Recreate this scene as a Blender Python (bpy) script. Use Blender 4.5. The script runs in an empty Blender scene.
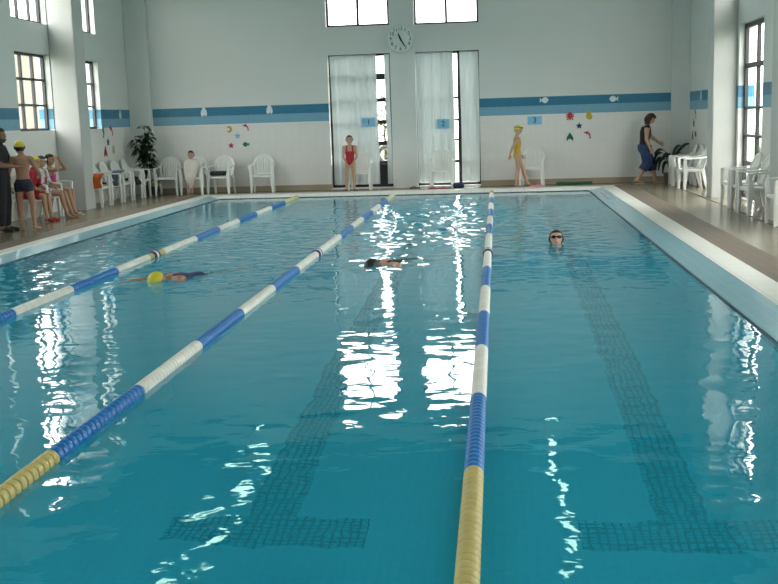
import bpy, bmesh, math, random
from mathutils import Vector, Matrix
import numpy as np
random.seed(7)
PI = math.pi
S = bpy.context.scene
COL = S.collection

# ---------------------------------------------------------------- camera
EYE = Vector((0.0, 0.0, 1.67))
YAW, PITCH, ROLL = 0.1020, 0.15735, -0.0309
fw = Vector((-math.sin(YAW)*math.cos(PITCH), math.cos(YAW)*math.cos(PITCH), -math.sin(PITCH)))
rt = Vector((math.cos(YAW), math.sin(YAW), 0))
up = rt.cross(fw)
cr, sr = math.cos(ROLL), math.sin(ROLL)
r2, u2 = cr*rt + sr*up, -sr*rt + cr*up
cam = bpy.data.cameras.new('camera'); camo = bpy.data.objects.new('camera', cam); COL.objects.link(camo)
M3 = Matrix((r2, u2, -fw)).transposed()
camo.matrix_world = Matrix.Translation(EYE) @ M3.to_4x4()
cam.sensor_width = 36; cam.lens = 1090/778*36; cam.clip_start = .05; cam.clip_end = 300
S.camera = camo

# ---------------------------------------------------------------- world, exposure
SKY = 8.0
S.view_settings.view_transform = 'Standard'; S.view_settings.look = 'None'
S.view_settings.exposure = 0.8; S.view_settings.gamma = 1; S.view_settings.use_curve_mapping = False
S.cycles.use_denoising = True
S.cycles.max_bounces = 10; S.cycles.diffuse_bounces = 6; S.cycles.transparent_max_bounces = 12
S.cycles.sample_clamp_indirect = 8
W = bpy.data.worlds.new('overcast_sky'); S.world = W; W.use_nodes = True
nt = W.node_tree; bgn = nt.nodes['Background']
tc = nt.nodes.new('ShaderNodeTexCoord'); sp = nt.nodes.new('ShaderNodeSeparateXYZ')
cr_ = nt.nodes.new('ShaderNodeValToRGB')
cr_.color_ramp.elements[0].position = .45; cr_.color_ramp.elements[0].color = (.45, .46, .44, 1)
cr_.color_ramp.elements[1].position = .62; cr_.color_ramp.elements[1].color = (1, .985, .96, 1)
mp = nt.nodes.new('ShaderNodeMapRange'); mp.inputs[1].default_value = -1
nt.links.new(tc.outputs['Generated'], sp.inputs[0]); nt.links.new(sp.outputs[2], mp.inputs[0])
nt.links.new(mp.outputs[0], cr_.inputs[0]); nt.links.new(cr_.outputs[0], bgn.inputs[0])
bgn.inputs[1].default_value = SKY

# ---------------------------------------------------------------- place dimensions
XL, XR, YN, YB, ZC = -9.0, 4.5, -4.0, 26.6, 6.3      # walls, ceiling
PW = dict(xl=-6.5, xr=2.05, yn=2.5, yb=25.1)         # water edge
CI = dict(xl=-6.742, xr=2.364, yn=2.2, yb=25.16)     # coping inner edge
CO = dict(xl=-7.02, xr=2.664, yn=1.9, yb=25.66)      # coping outer edge
ZW = -0.075                                          # water level
POOL_DEPTH = 1.5

# ---------------------------------------------------------------- materials
def new_mat(name):
    m = bpy.data.materials.new(name); m.use_nodes = True
    return m, m.node_tree, m.node_tree.nodes['Principled BSDF']
def N(nt, t, **kw):
    n = nt.nodes.new(t)
    for k, v in kw.items(): setattr(n, k, v)
    return n
def mat(name, col, rough=.5, noise=.08, scale=8, bump=0, metal=0, spec=.5, sss=0):
    m, nt, b = new_mat(name)
    c = Vector(col)
    tx = N(nt, 'ShaderNodeTexCoord'); nz = N(nt, 'ShaderNodeTexNoise')
    nz.inputs['Scale'].default_value = scale; nz.inputs['Detail'].default_value = 4
    nt.links.new(tx.outputs['Object'], nz.inputs['Vector'])
    r = N(nt, 'ShaderNodeValToRGB')
    r.color_ramp.elements[0].position = .3; r.color_ramp.elements[1].position = .7
    r.color_ramp.elements[0].color = (*(c*(1-noise)), 1); r.color_ramp.elements[1].color = (*[min(1, x*(1+noise)) for x in c], 1)
    nt.links.new(nz.outputs[0], r.inputs[0]); nt.links.new(r.outputs[0], b.inputs['Base Color'])
    b.inputs['Roughness'].default_value = rough; b.inputs['Metallic'].default_value = metal
    b.inputs['Specular IOR Level'].default_value = spec
    if sss:
        b.inputs['Subsurface Weight'].default_value = sss; b.inputs['Subsurface Radius'].default_value = (.01, .004, .002)
    if bump:
        bp = N(nt, 'ShaderNodeBump'); bp.inputs['Strength'].default_value = bump; bp.inputs['Distance'].default_value = .01
        nt.links.new(nz.outputs[0], bp.inputs['Height']); nt.links.new(bp.outputs[0], b.inputs['Normal'])
    return m
def plane_vec(nt, axes):
    """vector (axes[0], axes[1], 0) of the object coordinates"""
    tx = N(nt, 'ShaderNodeTexCoord'); s = N(nt, 'ShaderNodeSeparateXYZ'); c = N(nt, 'ShaderNodeCombineXYZ')
    nt.links.new(tx.outputs['Object'], s.inputs[0])
    for i, a in enumerate(axes): nt.links.new(s.outputs['XYZ'.index(a)], c.inputs[i])
    return c.outputs[0], s
def brick(nt, vec, w, h, c1, c2, mortar, msize=.004, offset=0.0):
    b = N(nt, 'ShaderNodeTexBrick'); b.offset = offset; b.squash = 1
    nt.links.new(vec, b.inputs['Vector'])
    b.inputs['Color1'].default_value = (*c1, 1); b.inputs['Color2'].default_value = (*c2, 1); b.inputs['Mortar'].default_value = (*mortar, 1)
    b.inputs['Scale'].default_value = 1; b.inputs['Mortar Size'].default_value = msize
    b.inputs['Mortar Smooth'].default_value = .1
    b.inputs['Brick Width'].default_value = w; b.inputs['Row Height'].default_value = h
    return b
def tile_mat(name, axes, w, h, c1, c2, mortar, msize=.004, rough=.3, bump=.15, wave=0):
    m, nt, b = new_mat(name)
    v, _ = plane_vec(nt, axes)
    br = brick(nt, v, w, h, c1, c2, mortar, msize)
    nt.links.new(br.outputs['Color'], b.inputs['Base Color'])
    b.inputs['Roughness'].default_value = rough
    bp = N(nt, 'ShaderNodeBump'); bp.inputs['Strength'].default_value = bump; bp.inputs['Distance'].default_value = .004; bp.invert = True
    nt.links.new(br.outputs['Fac'], bp.inputs['Height']); nt.links.new(bp.outputs[0], b.inputs['Normal'])
    return m
def wall_mat(name, axes):
    """white tile dado, two blue tile bands, pale painted tile above"""
    m, nt, b = new_mat(name)
    v, sep = plane_vec(nt, axes)
    lo = brick(nt, v, .2, .2, (.76, .74, .71), (.745, .725, .695), (.695, .675, .65), .004)
    hi = brick(nt, v, .8, .4, (.67, .685, .66), (.66, .675, .65), (.645, .66, .635), .005)
    b1 = brick(nt, v, .2, .2, (.17, .37, .50), (.16, .355, .48), (.21, .40, .52), .004)
    b2 = brick(nt, v, .2, .2, (.022, .18, .30), (.02, .165, .28), (.04, .2, .32), .004)
    def step(z, a, c):
        g = N(nt, 'ShaderNodeMath', operation='GREATER_THAN'); g.inputs[1].default_value = z
        nt.links.new(sep.outputs[2], g.inputs[0])
        mx = N(nt, 'ShaderNodeMix', data_type='RGBA'); nt.links.new(g.outputs[0], mx.inputs[0])
        nt.links.new(a, mx.inputs[6]); nt.links.new(c, mx.inputs[7]); return mx.outputs[2]
    c = step(1.67, lo.outputs['Color'], b1.outputs['Color'])
    c = step(1.875, c, b2.outputs['Color'])
    c = step(2.085, c, hi.outputs['Color'])
    nt.links.new(c, b.inputs['Base Color']); b.inputs['Roughness'].default_value = .35
    bp = N(nt, 'ShaderNodeBump'); bp.inputs['Strength'].default_value = .15; bp.inputs['Distance'].default_value = .003; bp.invert = True
    nt.links.new(lo.outputs['Fac'], bp.inputs['Height']); nt.links.new(bp.outputs[0], b.inputs['Normal'])
    return m
def floor_mat():
    m, nt, b = new_mat('beige_floor_tile')
    v, _ = plane_vec(nt, 'XY')
    br = brick(nt, v, .3, .3, (.245, .205, .145), (.23, .195, .138), (.21, .175, .125), .004)
    nz = N(nt, 'ShaderNodeTexNoise'); nz.inputs['Scale'].default_value = 1.3; nz.inputs['Detail'].default_value = 5
    nt.links.new(v, nz.inputs['Vector'])
    mx = N(nt, 'ShaderNodeMix', data_type='RGBA', blend_type='MULTIPLY'); mx.inputs[0].default_value = .3
    rp = N(nt, 'ShaderNodeValToRGB'); rp.color_ramp.elements[0].color = (.86, .84, .82, 1); rp.color_ramp.elements[1].color = (1, 1, 1, 1)
    rp.color_ramp.elements[0].position = .35; rp.color_ramp.elements[1].position = .65
    nt.links.new(nz.outputs[0], rp.inputs[0]); nt.links.new(br.outputs['Color'], mx.inputs[6]); nt.links.new(rp.outputs[0], mx.inputs[7])
    nt.links.new(mx.outputs[2], b.inputs['Base Color'])
    mr = N(nt, 'ShaderNodeMapRange'); mr.inputs[3].default_value = .21; mr.inputs[4].default_value = .25
    nt.links.new(nz.outputs[0], mr.inputs[0]); nt.links.new(mr.outputs[0], b.inputs['Roughness'])
    return m
def pool_floor_mat():
    """pale blue mosaic with the dark lane markings laid in black-blue tiles"""
    m, nt, b = new_mat('pool_mosaic')
    v, sep = plane_vec(nt, 'XY')
    base = brick(nt, v, .06, .06, (.30, .62, .72), (.29, .61, .71), (.26, .565, .67), .004)
    dark = brick(nt, v, .048, .048, (.12, .38, .46), (.105, .35, .43), (.004, .04, .07), .0075)
    def rng(i, a, c):
        g = N(nt, 'ShaderNodeMath', operation='GREATER_THAN'); g.inputs[1].default_value = a; nt.links.new(sep.outputs[i], g.inputs[0])
        l = N(nt, 'ShaderNodeMath', operation='LESS_THAN'); l.inputs[1].default_value = c; nt.links.new(sep.outputs[i], l.inputs[0])
        mu = N(nt, 'ShaderNodeMath', operation='MULTIPLY'); nt.links.new(g.outputs[0], mu.inputs[0]); nt.links.new(l.outputs[0], mu.inputs[1])
        return mu.outputs[0]
    def op(o, a, c):
        n = N(nt, 'ShaderNodeMath', operation=o); nt.links.new(a, n.inputs[0]); nt.links.new(c, n.inputs[1]); return n.outputs[0]
    cur = None
    for x in (-1.355, 1.02):
        f = op('MAXIMUM', op('MULTIPLY', rng(0, x-.15, x+.15), rng(1, 5.7, 23.2)), op('MULTIPLY', rng(0, x-.59, x+.59), rng(1, 5.68, 6.04)))
        cur = f if cur is None else op('MAXIMUM', cur, f)
    mx = N(nt, 'ShaderNodeMix', data_type='RGBA'); nt.links.new(cur, mx.inputs[0])
    nt.links.new(base.outputs['Color'], mx.inputs[6]); nt.links.new(dark.outputs['Color'], mx.inputs[7])
    nt.links.new(mx.outputs[2], b.inputs['Base Color']); b.inputs['Roughness'].default_value = .6
    return m
def water_mat():
    m, nt, b = new_mat('pool_water'); nt.nodes.remove(b)
    out = nt.nodes['Material Output']
    tx = N(nt, 'ShaderNodeTexCoord'); P = tx.outputs['Object']
    sep = N(nt, 'ShaderNodeSeparateXYZ'); nt.links.new(P, sep.inputs[0])
    def mth(o, a, c=None):
        n = N(nt, 'ShaderNodeMath', operation=o)
        for i, q in enumerate((a, c)):
            if q is None: continue
            if isinstance(q, (int, float)): n.inputs[i].default_value = q
            else: nt.links.new(q, n.inputs[i])
        return n.outputs[0]
    def noise(sx, sy, detail, seed=0):
        mp = N(nt, 'ShaderNodeMapping'); mp.inputs['Scale'].default_value = (sx, sy, 1); mp.inputs['Location'].default_value = (seed, seed*1.7, 0)
        nt.links.new(P, mp.inputs[0]); n = N(nt, 'ShaderNodeTexNoise'); n.inputs['Scale'].default_value = 1
        n.inputs['Detail'].default_value = detail; n.inputs['Roughness'].default_value = .5; n.inputs['Distortion'].default_value = .4
        nt.links.new(mp.outputs[0], n.inputs['Vector']); return n.outputs[0]
    calm = noise(1.3, 1.6, 2, 3)
    fine = noise(5.0, 6.5, 2, 9)
    h = mth('ADD', mth('MULTIPLY', calm, WAVE[0]), mth('MULTIPLY', fine, WAVE[1]))
    bp = N(nt, 'ShaderNodeBump'); bp.inputs['Strength'].default_value = 1; bp.inputs['Distance'].default_value = 1
    nt.links.new(h, bp.inputs['Height']); nrm = bp.outputs[0]
    rf = N(nt, 'ShaderNodeBsdfRefraction'); rf.inputs['IOR'].default_value = 1.33; rf.inputs['Roughness'].default_value = 0; rf.inputs['Color'].default_value = WATER_TINT
    df = N(nt, 'ShaderNodeBsdfDiffuse'); df.inputs['Color'].default_value = WATER_COL
    bd = N(nt, 'ShaderNodeMixShader'); bd.inputs[0].default_value = WATER_MIX
    nt.links.new(rf.outputs[0], bd.inputs[1]); nt.links.new(df.outputs[0], bd.inputs[2])
    gl = N(nt, 'ShaderNodeBsdfGlossy'); gl.inputs['Roughness'].default_value = .02; gl.inputs['Color'].default_value = (1, 1, 1, 1)
    fr = N(nt, 'ShaderNodeFresnel'); fr.inputs['IOR'].default_value = 1.33
    for n in (rf, gl, fr): nt.links.new(nrm, n.inputs['Normal'])
    mx = N(nt, 'ShaderNodeMixShader'); nt.links.new(fr.outputs[0], mx.inputs[0])
    nt.links.new(bd.outputs[0], mx.inputs[1]); nt.links.new(gl.outputs[0], mx.inputs[2])
    nt.links.new(mx.outputs[0], out.inputs['Surface'])
    return m
WAVE = (.009, .0017)
WATER_COL = (.025, .58, .82, 1)
WATER_MIX = .36
WATER_TINT = (.42, .92, .98, 1)
def glass_mat(name, tint=(.96, .98, .97), refl=.06):
    m, nt, b = new_mat(name); nt.nodes.remove(b); out = nt.nodes['Material Output']
    t = N(nt, 'ShaderNodeBsdfTransparent'); t.inputs[0].default_value = (*tint, 1)
    g = N(nt, 'ShaderNodeBsdfGlossy'); g.inputs['Roughness'].default_value = .02
    mx = N(nt, 'ShaderNodeMixShader'); mx.inputs[0].default_value = refl
    nt.links.new(t.outputs[0], mx.inputs[1]); nt.links.new(g.outputs[0], mx.inputs[2]); nt.links.new(mx.outputs[0], out.inputs['Surface'])
    return m
def fabric_mat(name, col, trans=.35):
    m, nt, b = new_mat(name); out = nt.nodes['Material Output']
    b.inputs['Base Color'].default_value = (*col, 1); b.inputs['Roughness'].default_value = .9
    t = N(nt, 'ShaderNodeBsdfTranslucent'); t.inputs[0].default_value = (*col, 1)
    mx = N(nt, 'ShaderNodeMixShader'); mx.inputs[0].default_value = trans
    nt.links.new(b.outputs[0], mx.inputs[1]); nt.links.new(t.outputs[0], mx.inputs[2]); nt.links.new(mx.outputs[0], out.inputs['Surface'])
    return m
def lamp_mat(name, col, s):
    m, nt, b = new_mat(name); b.inputs['Emission Color'].default_value = (*col, 1); b.inputs['Emission Strength'].default_value = s
    return m

MT = dict(
    wallX=wall_mat('wall_tile_back', 'XZ'), wallY=wall_mat('wall_tile_side', 'YZ'),
    floor=floor_mat(), apron=tile_mat('brown_rough_tile', 'XY', .12, .12, (.20, .155, .115), (.18, .138, .105), (.14, .11, .085), .006, .55),
    coping=tile_mat('white_coping_tile', 'XY', .3, .3, (.80, .79, .74), (.78, .77, .72), (.62, .61, .57), .005, .35),
    ledge=tile_mat('pale_blue_gutter_tile', 'XY', .1, .1, (.28, .51, .60), (.265, .49, .585), (.33, .54, .62), .005, .1),
    edge=mat('dark_grip_edge', (.03, .07, .10), .5),
    poolfloor=pool_floor_mat(), poolwall=mat('pool_wall_blue_tile', (.28, .60, .68), .5, .03),
    water=water_mat(), ceiling=mat('ceiling_timber', (.09, .085, .075), .8, .03, 2),
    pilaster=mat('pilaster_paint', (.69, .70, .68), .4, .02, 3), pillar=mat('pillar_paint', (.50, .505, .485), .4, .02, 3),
    skirt=mat('tan_skirting_tile', (.36, .29, .21), .4, .06, 5),
    reveal=mat('white_reveal', (.8, .8, .78), .6, .02),
    black=mat('black_metal', (.012, .013, .016), .4, .05), grey=mat('grey_metal', (.35, .36, .37), .4),
    glass=glass_mat('window_glass'), frosted=glass_mat('dusty_glass', (.84, .85, .85), .05),
    curtain=fabric_mat('white_curtain', (.70, .74, .74), .05),
    chair=mat('white_plastic', (.80, .80, .77), .35, .03, 3),
    tube=lamp_mat('fluorescent_diffuser', (.58, 1.0, .82), 4.0), lampbody=mat('lamp_housing', (.7, .72, .7), .5),
)
def cmat(name, col, rough=.6, **k):
    if name not in MT: MT[name] = mat(name, col, rough, **k)
    return MT[name]

# ---------------------------------------------------------------- mesh helpers
def add_box(bm, x0, x1, y0, y1, z0, z1):
    vs = [bm.verts.new((x, y, z)) for x in (x0, x1) for y in (y0, y1) for z in (z0, z1)]
    for f in ((0, 1, 3, 2), (4, 6, 7, 5), (0, 4, 5, 1), (2, 3, 7, 6), (0, 2, 6, 4), (1, 5, 7, 3)): bm.faces.new([vs[i] for i in f])
def frame_of(d, hint=None):
    d = d.normalized(); h = Vector(hint) if hint is not None else (Vector((0, 0, 1)) if abs(d.z) < .9 else Vector((0, 1, 0)))
    a = h - d*h.dot(d)
    if a.length < 1e-5: a = Vector((1, 0, 0)) - d*d.x
    a.normalize(); return a, d.cross(a)
def loft(bm, rings):
    """rings: lists of equal numbers of points; caps at both ends"""
    R = [[bm.verts.new(p) for p in r] for r in rings]
    n = len(R[0])
    for a, b in zip(R, R[1:]):
        for i in range(n): bm.faces.new((a[i], a[(i+1) % n], b[(i+1) % n], b[i]))
    bm.faces.new(R[0][::-1]); bm.faces.new(R[-1])
def capsule(bm, a, b, ra, rb, flat=1.0, hint=None, n=12):
    """tapered capsule; flat squeezes it along the hint direction"""
    a, b = Vector(a), Vector(b); d = b-a
    if d.length < 1e-6: d = Vector((0, 0, 1e-4))
    u, v = frame_of(d, hint); dn = d.normalized(); rings = []
    def ring(c, r): return [c + u*(math.cos(t)*r*flat) + v*(math.sin(t)*r) for t in [2*PI*i/n for i in range(n)]]
    for k in (80, 50, 22): rings.append(ring(a - dn*ra*math.sin(math.radians(k)), ra*math.cos(math.radians(k))))
    rings.append(ring(a, ra)); rings.append(ring(b, rb))
    for k in (22, 50, 80): rings.append(ring(b + dn*rb*math.sin(math.radians(k)), rb*math.cos(math.radians(k))))
    loft(bm, rings)
def ellipsoid(bm, c, ax, n=14, m=9):
    """ax: three vectors (half axes)"""
    c = Vector(c); A, B, D = [Vector(x) for x in ax]; rings = []
    for j in range(m):
        p = -PI/2 + PI*(j+.35)/(m-.3)
        rings.append([c + D*math.sin(p) + (A*math.cos(t)+B*math.sin(t))*math.cos(p) for t in [2*PI*i/n for i in range(n)]])
    loft(bm, rings)
def tube(bm, pts, r, n=8):
    pts = [Vector(p) for p in pts]; rings = []; u = None
    rr = r if isinstance(r, (list, tuple)) else [r]*len(pts)
    for i, p in enumerate(pts):
        d = pts[min(i+1, len(pts)-1)] - pts[max(i-1, 0)]
        u0, v0 = frame_of(d, u); u = u0
        rings.append([p + (u0*math.cos(t)+v0*math.sin(t))*rr[i] for t in [2*PI*k/n for k in range(n)]])
    loft(bm, rings)
def ribbon(bm, pts, side, w, t):
    """rectangular strip swept along pts; side = width direction; w may vary"""
    pts = [Vector(p) for p in pts]; side = Vector(side).normalized(); rings = []
    ws = w if isinstance(w, (list, tuple)) else [w]*len(pts)
    for i, p in enumerate(pts):
        d = (pts[min(i+1, len(pts)-1)] - pts[max(i-1, 0)]).normalized()
        s = (side - d*side.dot(d)).normalized(); nrm = d.cross(s)
        a, b = s*ws[i]/2, nrm*t/2; e = .8
        rings.append([p+a+b*e*.3, p+a*e+b, p-a*e+b, p-a+b*.3, p-a-b*.3, p-a*e-b, p+a*e-b, p+a-b*.3])
    loft(bm, rings)
def lathe(bm, c, axis, prof, n=16, hint=None):
    """prof: (distance along axis, radius)"""
    c = Vector(c); ax = Vector(axis).normalized(); u, v = frame_of(ax, hint)
    loft(bm, [[c + ax*s + (u*math.cos(t)+v*math.sin(t))*max(r, 1e-4) for t in [2*PI*k/n for k in range(n)]] for s, r in prof])
def prism(bm, pts, o, ux, uy, th):
    """flat outline pts (2-D) extruded by th along ux x uy"""
    o, ux, uy = Vector(o), Vector(ux), Vector(uy); nn = ux.cross(uy).normalized()
    a = [bm.verts.new(o + ux*x + uy*y) for x, y in pts]; b = [bm.verts.new(o + ux*x + uy*y + nn*th) for x, y in pts]
    k = len(pts)
    for i in range(k): bm.faces.new((a[i], a[(i+1) % k], b[(i+1) % k], b[i]))
    bm.faces.new(a[::-1]); bm.faces.new(b)
def finish(bm, smooth=True):
    bmesh.ops.recalc_face_normals(bm, faces=bm.faces)
    if smooth:
        for f in bm.faces: f.smooth = True
        for e in bm.edges:
            if len(e.link_faces) == 2 and e.calc_face_angle(0) > .7: e.smooth = False
def obj(name, bm, m, parent=None, smooth=True):
    finish(bm, smooth)
    me = bpy.data.meshes.new(name); bm.to_mesh(me); bm.free()
    o = bpy.data.objects.new(name, me); COL.objects.link(o)
    if m is not None: me.materials.append(m)
    if parent is not None: o.parent = parent
    return o
def tag(o, label, cat, group=None):
    o['label'] = label; o['category'] = cat
    if group: o['group'] = group
    return o
def thing(name, label, cat, loc=(0, 0, 0), rz=0, group=None):
    o = bpy.data.objects.new(name, None); COL.objects.link(o); o.empty_display_size = .1
    o.location = loc; o.rotation_euler = (0, 0, rz); return tag(o, label, cat, group)
def struct(name, bm, m, parent=None, label=None, smooth=False):
    o = obj(name, bm, m, parent, smooth)
    if parent is None: o['kind'] = 'structure'
    if label: o['label'] = label
    return o
def NB(): return bmesh.new()
def dup(root, loc, rz, label, group=None):
    r = root.copy(); COL.objects.link(r); r.location = loc; r.rotation_euler = (0, 0, rz); r['label'] = label
    if group: r['group'] = group
    for ch in list(root.children):
        c = ch.copy(); COL.objects.link(c); c.parent = r
        for g in list(ch.children):
            d = g.copy(); COL.objects.link(d); d.parent = c
    return r
def text_mesh(body, size, parent, m, name, loc, rot, thick=.004):
    cu = bpy.data.curves.new(name, 'FONT'); cu.body = body; cu.size = size; cu.extrude = thick; cu.align_x = 'CENTER'; cu.align_y = 'CENTER'
    t = bpy.data.objects.new(name, cu); COL.objects.link(t)
    dg = bpy.context.evaluated_depsgraph_get(); me = bpy.data.meshes.new_from_object(t.evaluated_get(dg))
    bpy.data.objects.remove(t); me.materials.clear(); me.materials.append(m); me.name = name
    o = bpy.data.objects.new(name, me); COL.objects.link(o); o.location = loc; o.rotation_euler = rot
    if parent: o.parent = parent
    return o

# ---------------------------------------------------------------- room shell
def wall_with_holes(name, axis, at, th, u0, u1, z0, z1, holes, m, reveal=None):
    """axis 'X': wall in the XZ plane at y=at (thickness to at+th); axis 'Y': wall in the YZ plane at x=at"""
    us = sorted({u0, u1, *[h[0] for h in holes], *[h[1] for h in holes]}); zs = sorted({z0, z1, *[h[2] for h in holes], *[h[3] for h in holes]})
    def solid(i, j):
        if not (0 <= i < len(us)-1 and 0 <= j < len(zs)-1): return None
        u, z = (us[i]+us[i+1])/2, (zs[j]+zs[j+1])/2
        return not any(h[0] < u < h[1] and h[2] < z < h[3] for h in holes)
    P = (lambda u, d, z: (u, at+d, z)) if axis == 'X' else (lambda u, d, z: (at+d, u, z))
    bm = NB()
    def q(*p): bm.faces.new([bm.verts.new(P(*x)) for x in p])
    for i in range(len(us)-1):
        for j in range(len(zs)-1):
            if not solid(i, j): continue
            a, b, c, d = us[i], us[i+1], zs[j], zs[j+1]
            for dd in (0, th): q((a, dd, c), (b, dd, c), (b, dd, d), (a, dd, d))
            for (di, dj, e) in ((-1, 0, ((a, c), (a, d))), (1, 0, ((b, c), (b, d))), (0, -1, ((a, c), (b, c))), (0, 1, ((a, d), (b, d)))):
                if not solid(i+di, j+dj): q((e[0][0], 0, e[0][1]), (e[1][0], 0, e[1][1]), (e[1][0], th, e[1][1]), (e[0][0], th, e[0][1]))
    bmesh.ops.remove_doubles(bm, verts=bm.verts, dist=1e-5)
    o = struct(name, bm, m)
    if reveal:
        o.data.materials.append(reveal); k = 1 if axis == 'X' else 0
        for p in o.data.polygons:
            if abs(p.normal[k]) < .5: p.material_index = 1
    return o
TH = .3
UW = (3.76, 5.30)      # upper side windows
left_low = [(22.65, 24.5), (20.15, 21.78), (17.4, 19.0), (13.7, 15.3), (11.3, 12.9), (8.2, 9.8), (4.9, 6.5), (2.4, 4.0), (-2, -.4)]
right_door = [(22.4, 24.0), (19.35, 21.22), (13.4, 15.0), (10.6, 12.2), (6.6, 8.2), (2.2, 3.8)]
BACK = [(-4.05, -2.53, .03, 3.24), (-1.93, -.40, .03, 3.24), (-4.05, -2.53, 3.89, 5.27), (-1.93, -.40, 3.87, 5.27)]
NEAR = [(-6.5, -4.5, 3.9, 5.3), (-3.6, -1.6, 3.9, 5.3), (-.7, 1.3, 3.9, 5.3)]
wall_with_holes('wall_back', 'X', YB, TH, XL-TH, XR+TH, 0, ZC, BACK, MT['wallX'], MT['reveal'])
wall_with_holes('wall_near', 'X', YN-TH, TH, XL-TH, XR+TH, 0, ZC, NEAR, MT['wallX'])
LH = [(a, b, 1.65, 3.16) for a, b in left_low] + [(a, b, *UW) for a, b in left_low]
RH = [(a, b, .02, 3.2) for a, b in right_door] + [(a, b, *UW) for a, b in right_door]
wall_with_holes('wall_left', 'Y', XL-TH, TH, YN, YB, 0, ZC, LH, MT['wallY'])
wall_with_holes('wall_right', 'Y', XR, TH, YN, YB, 0, ZC, RH, MT['wallY'])
bm = NB(); add_box(bm, XL-TH, XR+TH, YN-TH, YB+TH, ZC, ZC+.2); struct('ceiling', bm, MT['ceiling'])

def ring_slab(name, o, i, z0, z1, m, zi=None):
    """rectangular ring between outline o and outline i; inner top edge may be lower (zi)"""
    zi = z1 if zi is None else zi
    bm = NB()
    def crn(r): return [(r['xl'], r['yn']), (r['xr'], r['yn']), (r['xr'], r['yb']), (r['xl'], r['yb'])]
    A, B = crn(o), crn(i)
    ot = [bm.verts.new((*p, z1)) for p in A]; it = [bm.verts.new((*p, zi)) for p in B]
    ob = [bm.verts.new((*p, z0)) for p in A]; ib = [bm.verts.new((*p, z0)) for p in B]
    for k in range(4):
        l = (k+1) % 4
        for f in ((ot[k], ot[l], it[l], it[k]), (ob[k], ib[k], ib[l], ob[l]), (ot[k], ob[k], ob[l], ot[l]), (it[k], it[l], ib[l], ib[k])): bm.faces.new(f)
    return struct(name, bm, m)
RM = dict(xl=XL-TH, xr=XR+TH, yn=YN-TH, yb=YB+TH)
AP = dict(xl=-7.45, xr=3.10, yn=1.45, yb=26.05)
ring_slab('floor', RM, AP, -.3, 0, MT['floor'])
ring_slab('floor_apron', AP, CO, -.3, 0, MT['apron'])
ring_slab('trim_coping', CO, CI, -.3, .004, MT['coping'])
ED = {k: v + d for (k, v), d in zip(PW.items(), (-.012, .012, -.012, .012))}
lg = ring_slab('trim_gutter_ledge', CI, ED, -.3, 0, MT['ledge'], zi=-.058)
lg.data.materials.append(MT['coping'])       # the far end has a white nosing instead of the blue gutter
for p in lg.data.polygons:
    if min(lg.data.vertices[i].co.y for i in p.vertices) > 25: p.material_index = 1
ring_slab('trim_grip_edge', ED, PW, -.3, -.06, MT['edge'], zi=-.064)
bm = NB()
x0, x1, y0, y1 = PW['xl']-.02, PW['xr']+.02, PW['yn']-.02, PW['yb']+.02
def quad(bm, *p): bm.faces.new([bm.verts.new(q) for q in p])
quad(bm, (x0, y0, ZW), (x0, y1, ZW), (x0, y1, -2), (x0, y0, -2)); quad(bm, (x1, y0, ZW), (x1, y1, ZW), (x1, y1, -2), (x1, y0, -2))
quad(bm, (x0, y0, ZW), (x1, y0, ZW), (x1, y0, -2), (x0, y0, -2)); quad(bm, (x0, y1, ZW), (x1, y1, ZW), (x1, y1, -2), (x0, y1, -2))
struct('wall_pool_basin', bm, MT['poolwall'])
bm = NB(); add_box(bm, x0, x1, y0, y1, ZW-POOL_DEPTH-.3, ZW-POOL_DEPTH); struct('floor_pool_basin', bm, MT['poolfloor'])
def water_surface():
    """a fine grid, stirred into short waves round the swimmers and nearly flat in front"""
    nx, ny = 300, 780
    X, Y = np.meshgrid(np.linspace(x0, x1, nx), np.linspace(y0, y1, ny))
    rng = np.random.RandomState(4)
    def waves(n, l0, l1, amp):
        h = np.zeros_like(X)
        for _ in range(n):
            l = l0*(l1/l0)**rng.rand(); th = rng.rand()*2*np.pi; k = 2*np.pi/l
            h += l*np.sin(k*(np.cos(th)*X+np.sin(th)*Y)+rng.rand()*6.28)
        return h*amp/np.sqrt(n)/(2*np.pi)*1.41
    def blob(cx, cy, rx, ry): return np.clip(1-((X-cx)/rx)**2-((Y-cy)/ry)**2, 0, 1)
    stir = .009 + CHOP[0]*blob(-1.1, 19.2, 1.6, 6.2) + CHOP[1]*(blob(-3.5, 16.0, 1.3, 4.5) + blob(-5.6, 14.0, 1.2, 8.0)) + CHOP[2]*(blob(.7, 18.5, 1.3, 5.0) + .8*blob(-3.4, 21.0, 1.6, 4.5))
    stir += .10*blob(-1.4, 13.2, .9, .9) + .10*blob(-3.7, 12.2, .9, .9) + .05*blob(.78, 14.8, .9, 1.0)
    Z = ZW + waves(70, .12, .5, 1.0)*stir
    me = bpy.data.meshes.new('water_surface'); me.vertices.add(nx*ny)
    me.vertices.foreach_set('co', np.stack([X, Y, Z], -1).astype(np.float32).ravel())
    i = (np.arange(ny-1)[:, None]*nx + np.arange(nx-1)[None]).ravel()
    q = np.stack([i, i+1, i+nx+1, i+nx], -1).astype(np.int32)
    me.loops.add(q.size); me.loops.foreach_set('vertex_index', q.ravel())
    me.polygons.add(len(q)); me.polygons.foreach_set('loop_start', np.arange(len(q), dtype=np.int32)*4)
    me.polygons.foreach_set('use_smooth', np.ones(len(q), dtype=bool)); me.update(calc_edges=True)
    me.materials.append(MT['water']); o = bpy.data.objects.new('water_surface', me); COL.objects.link(o); o['kind'] = 'structure'
CHOP = (.18, .06, .05)
water_surface()
# drain groove along the right-hand deck
bm = NB(); add_box(bm, 3.90, 3.945, 4, 26.2, -.01, .003); struct('trim_floor_drain', bm, cmat('drain_slot', (.09, .08, .065), .5))
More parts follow.
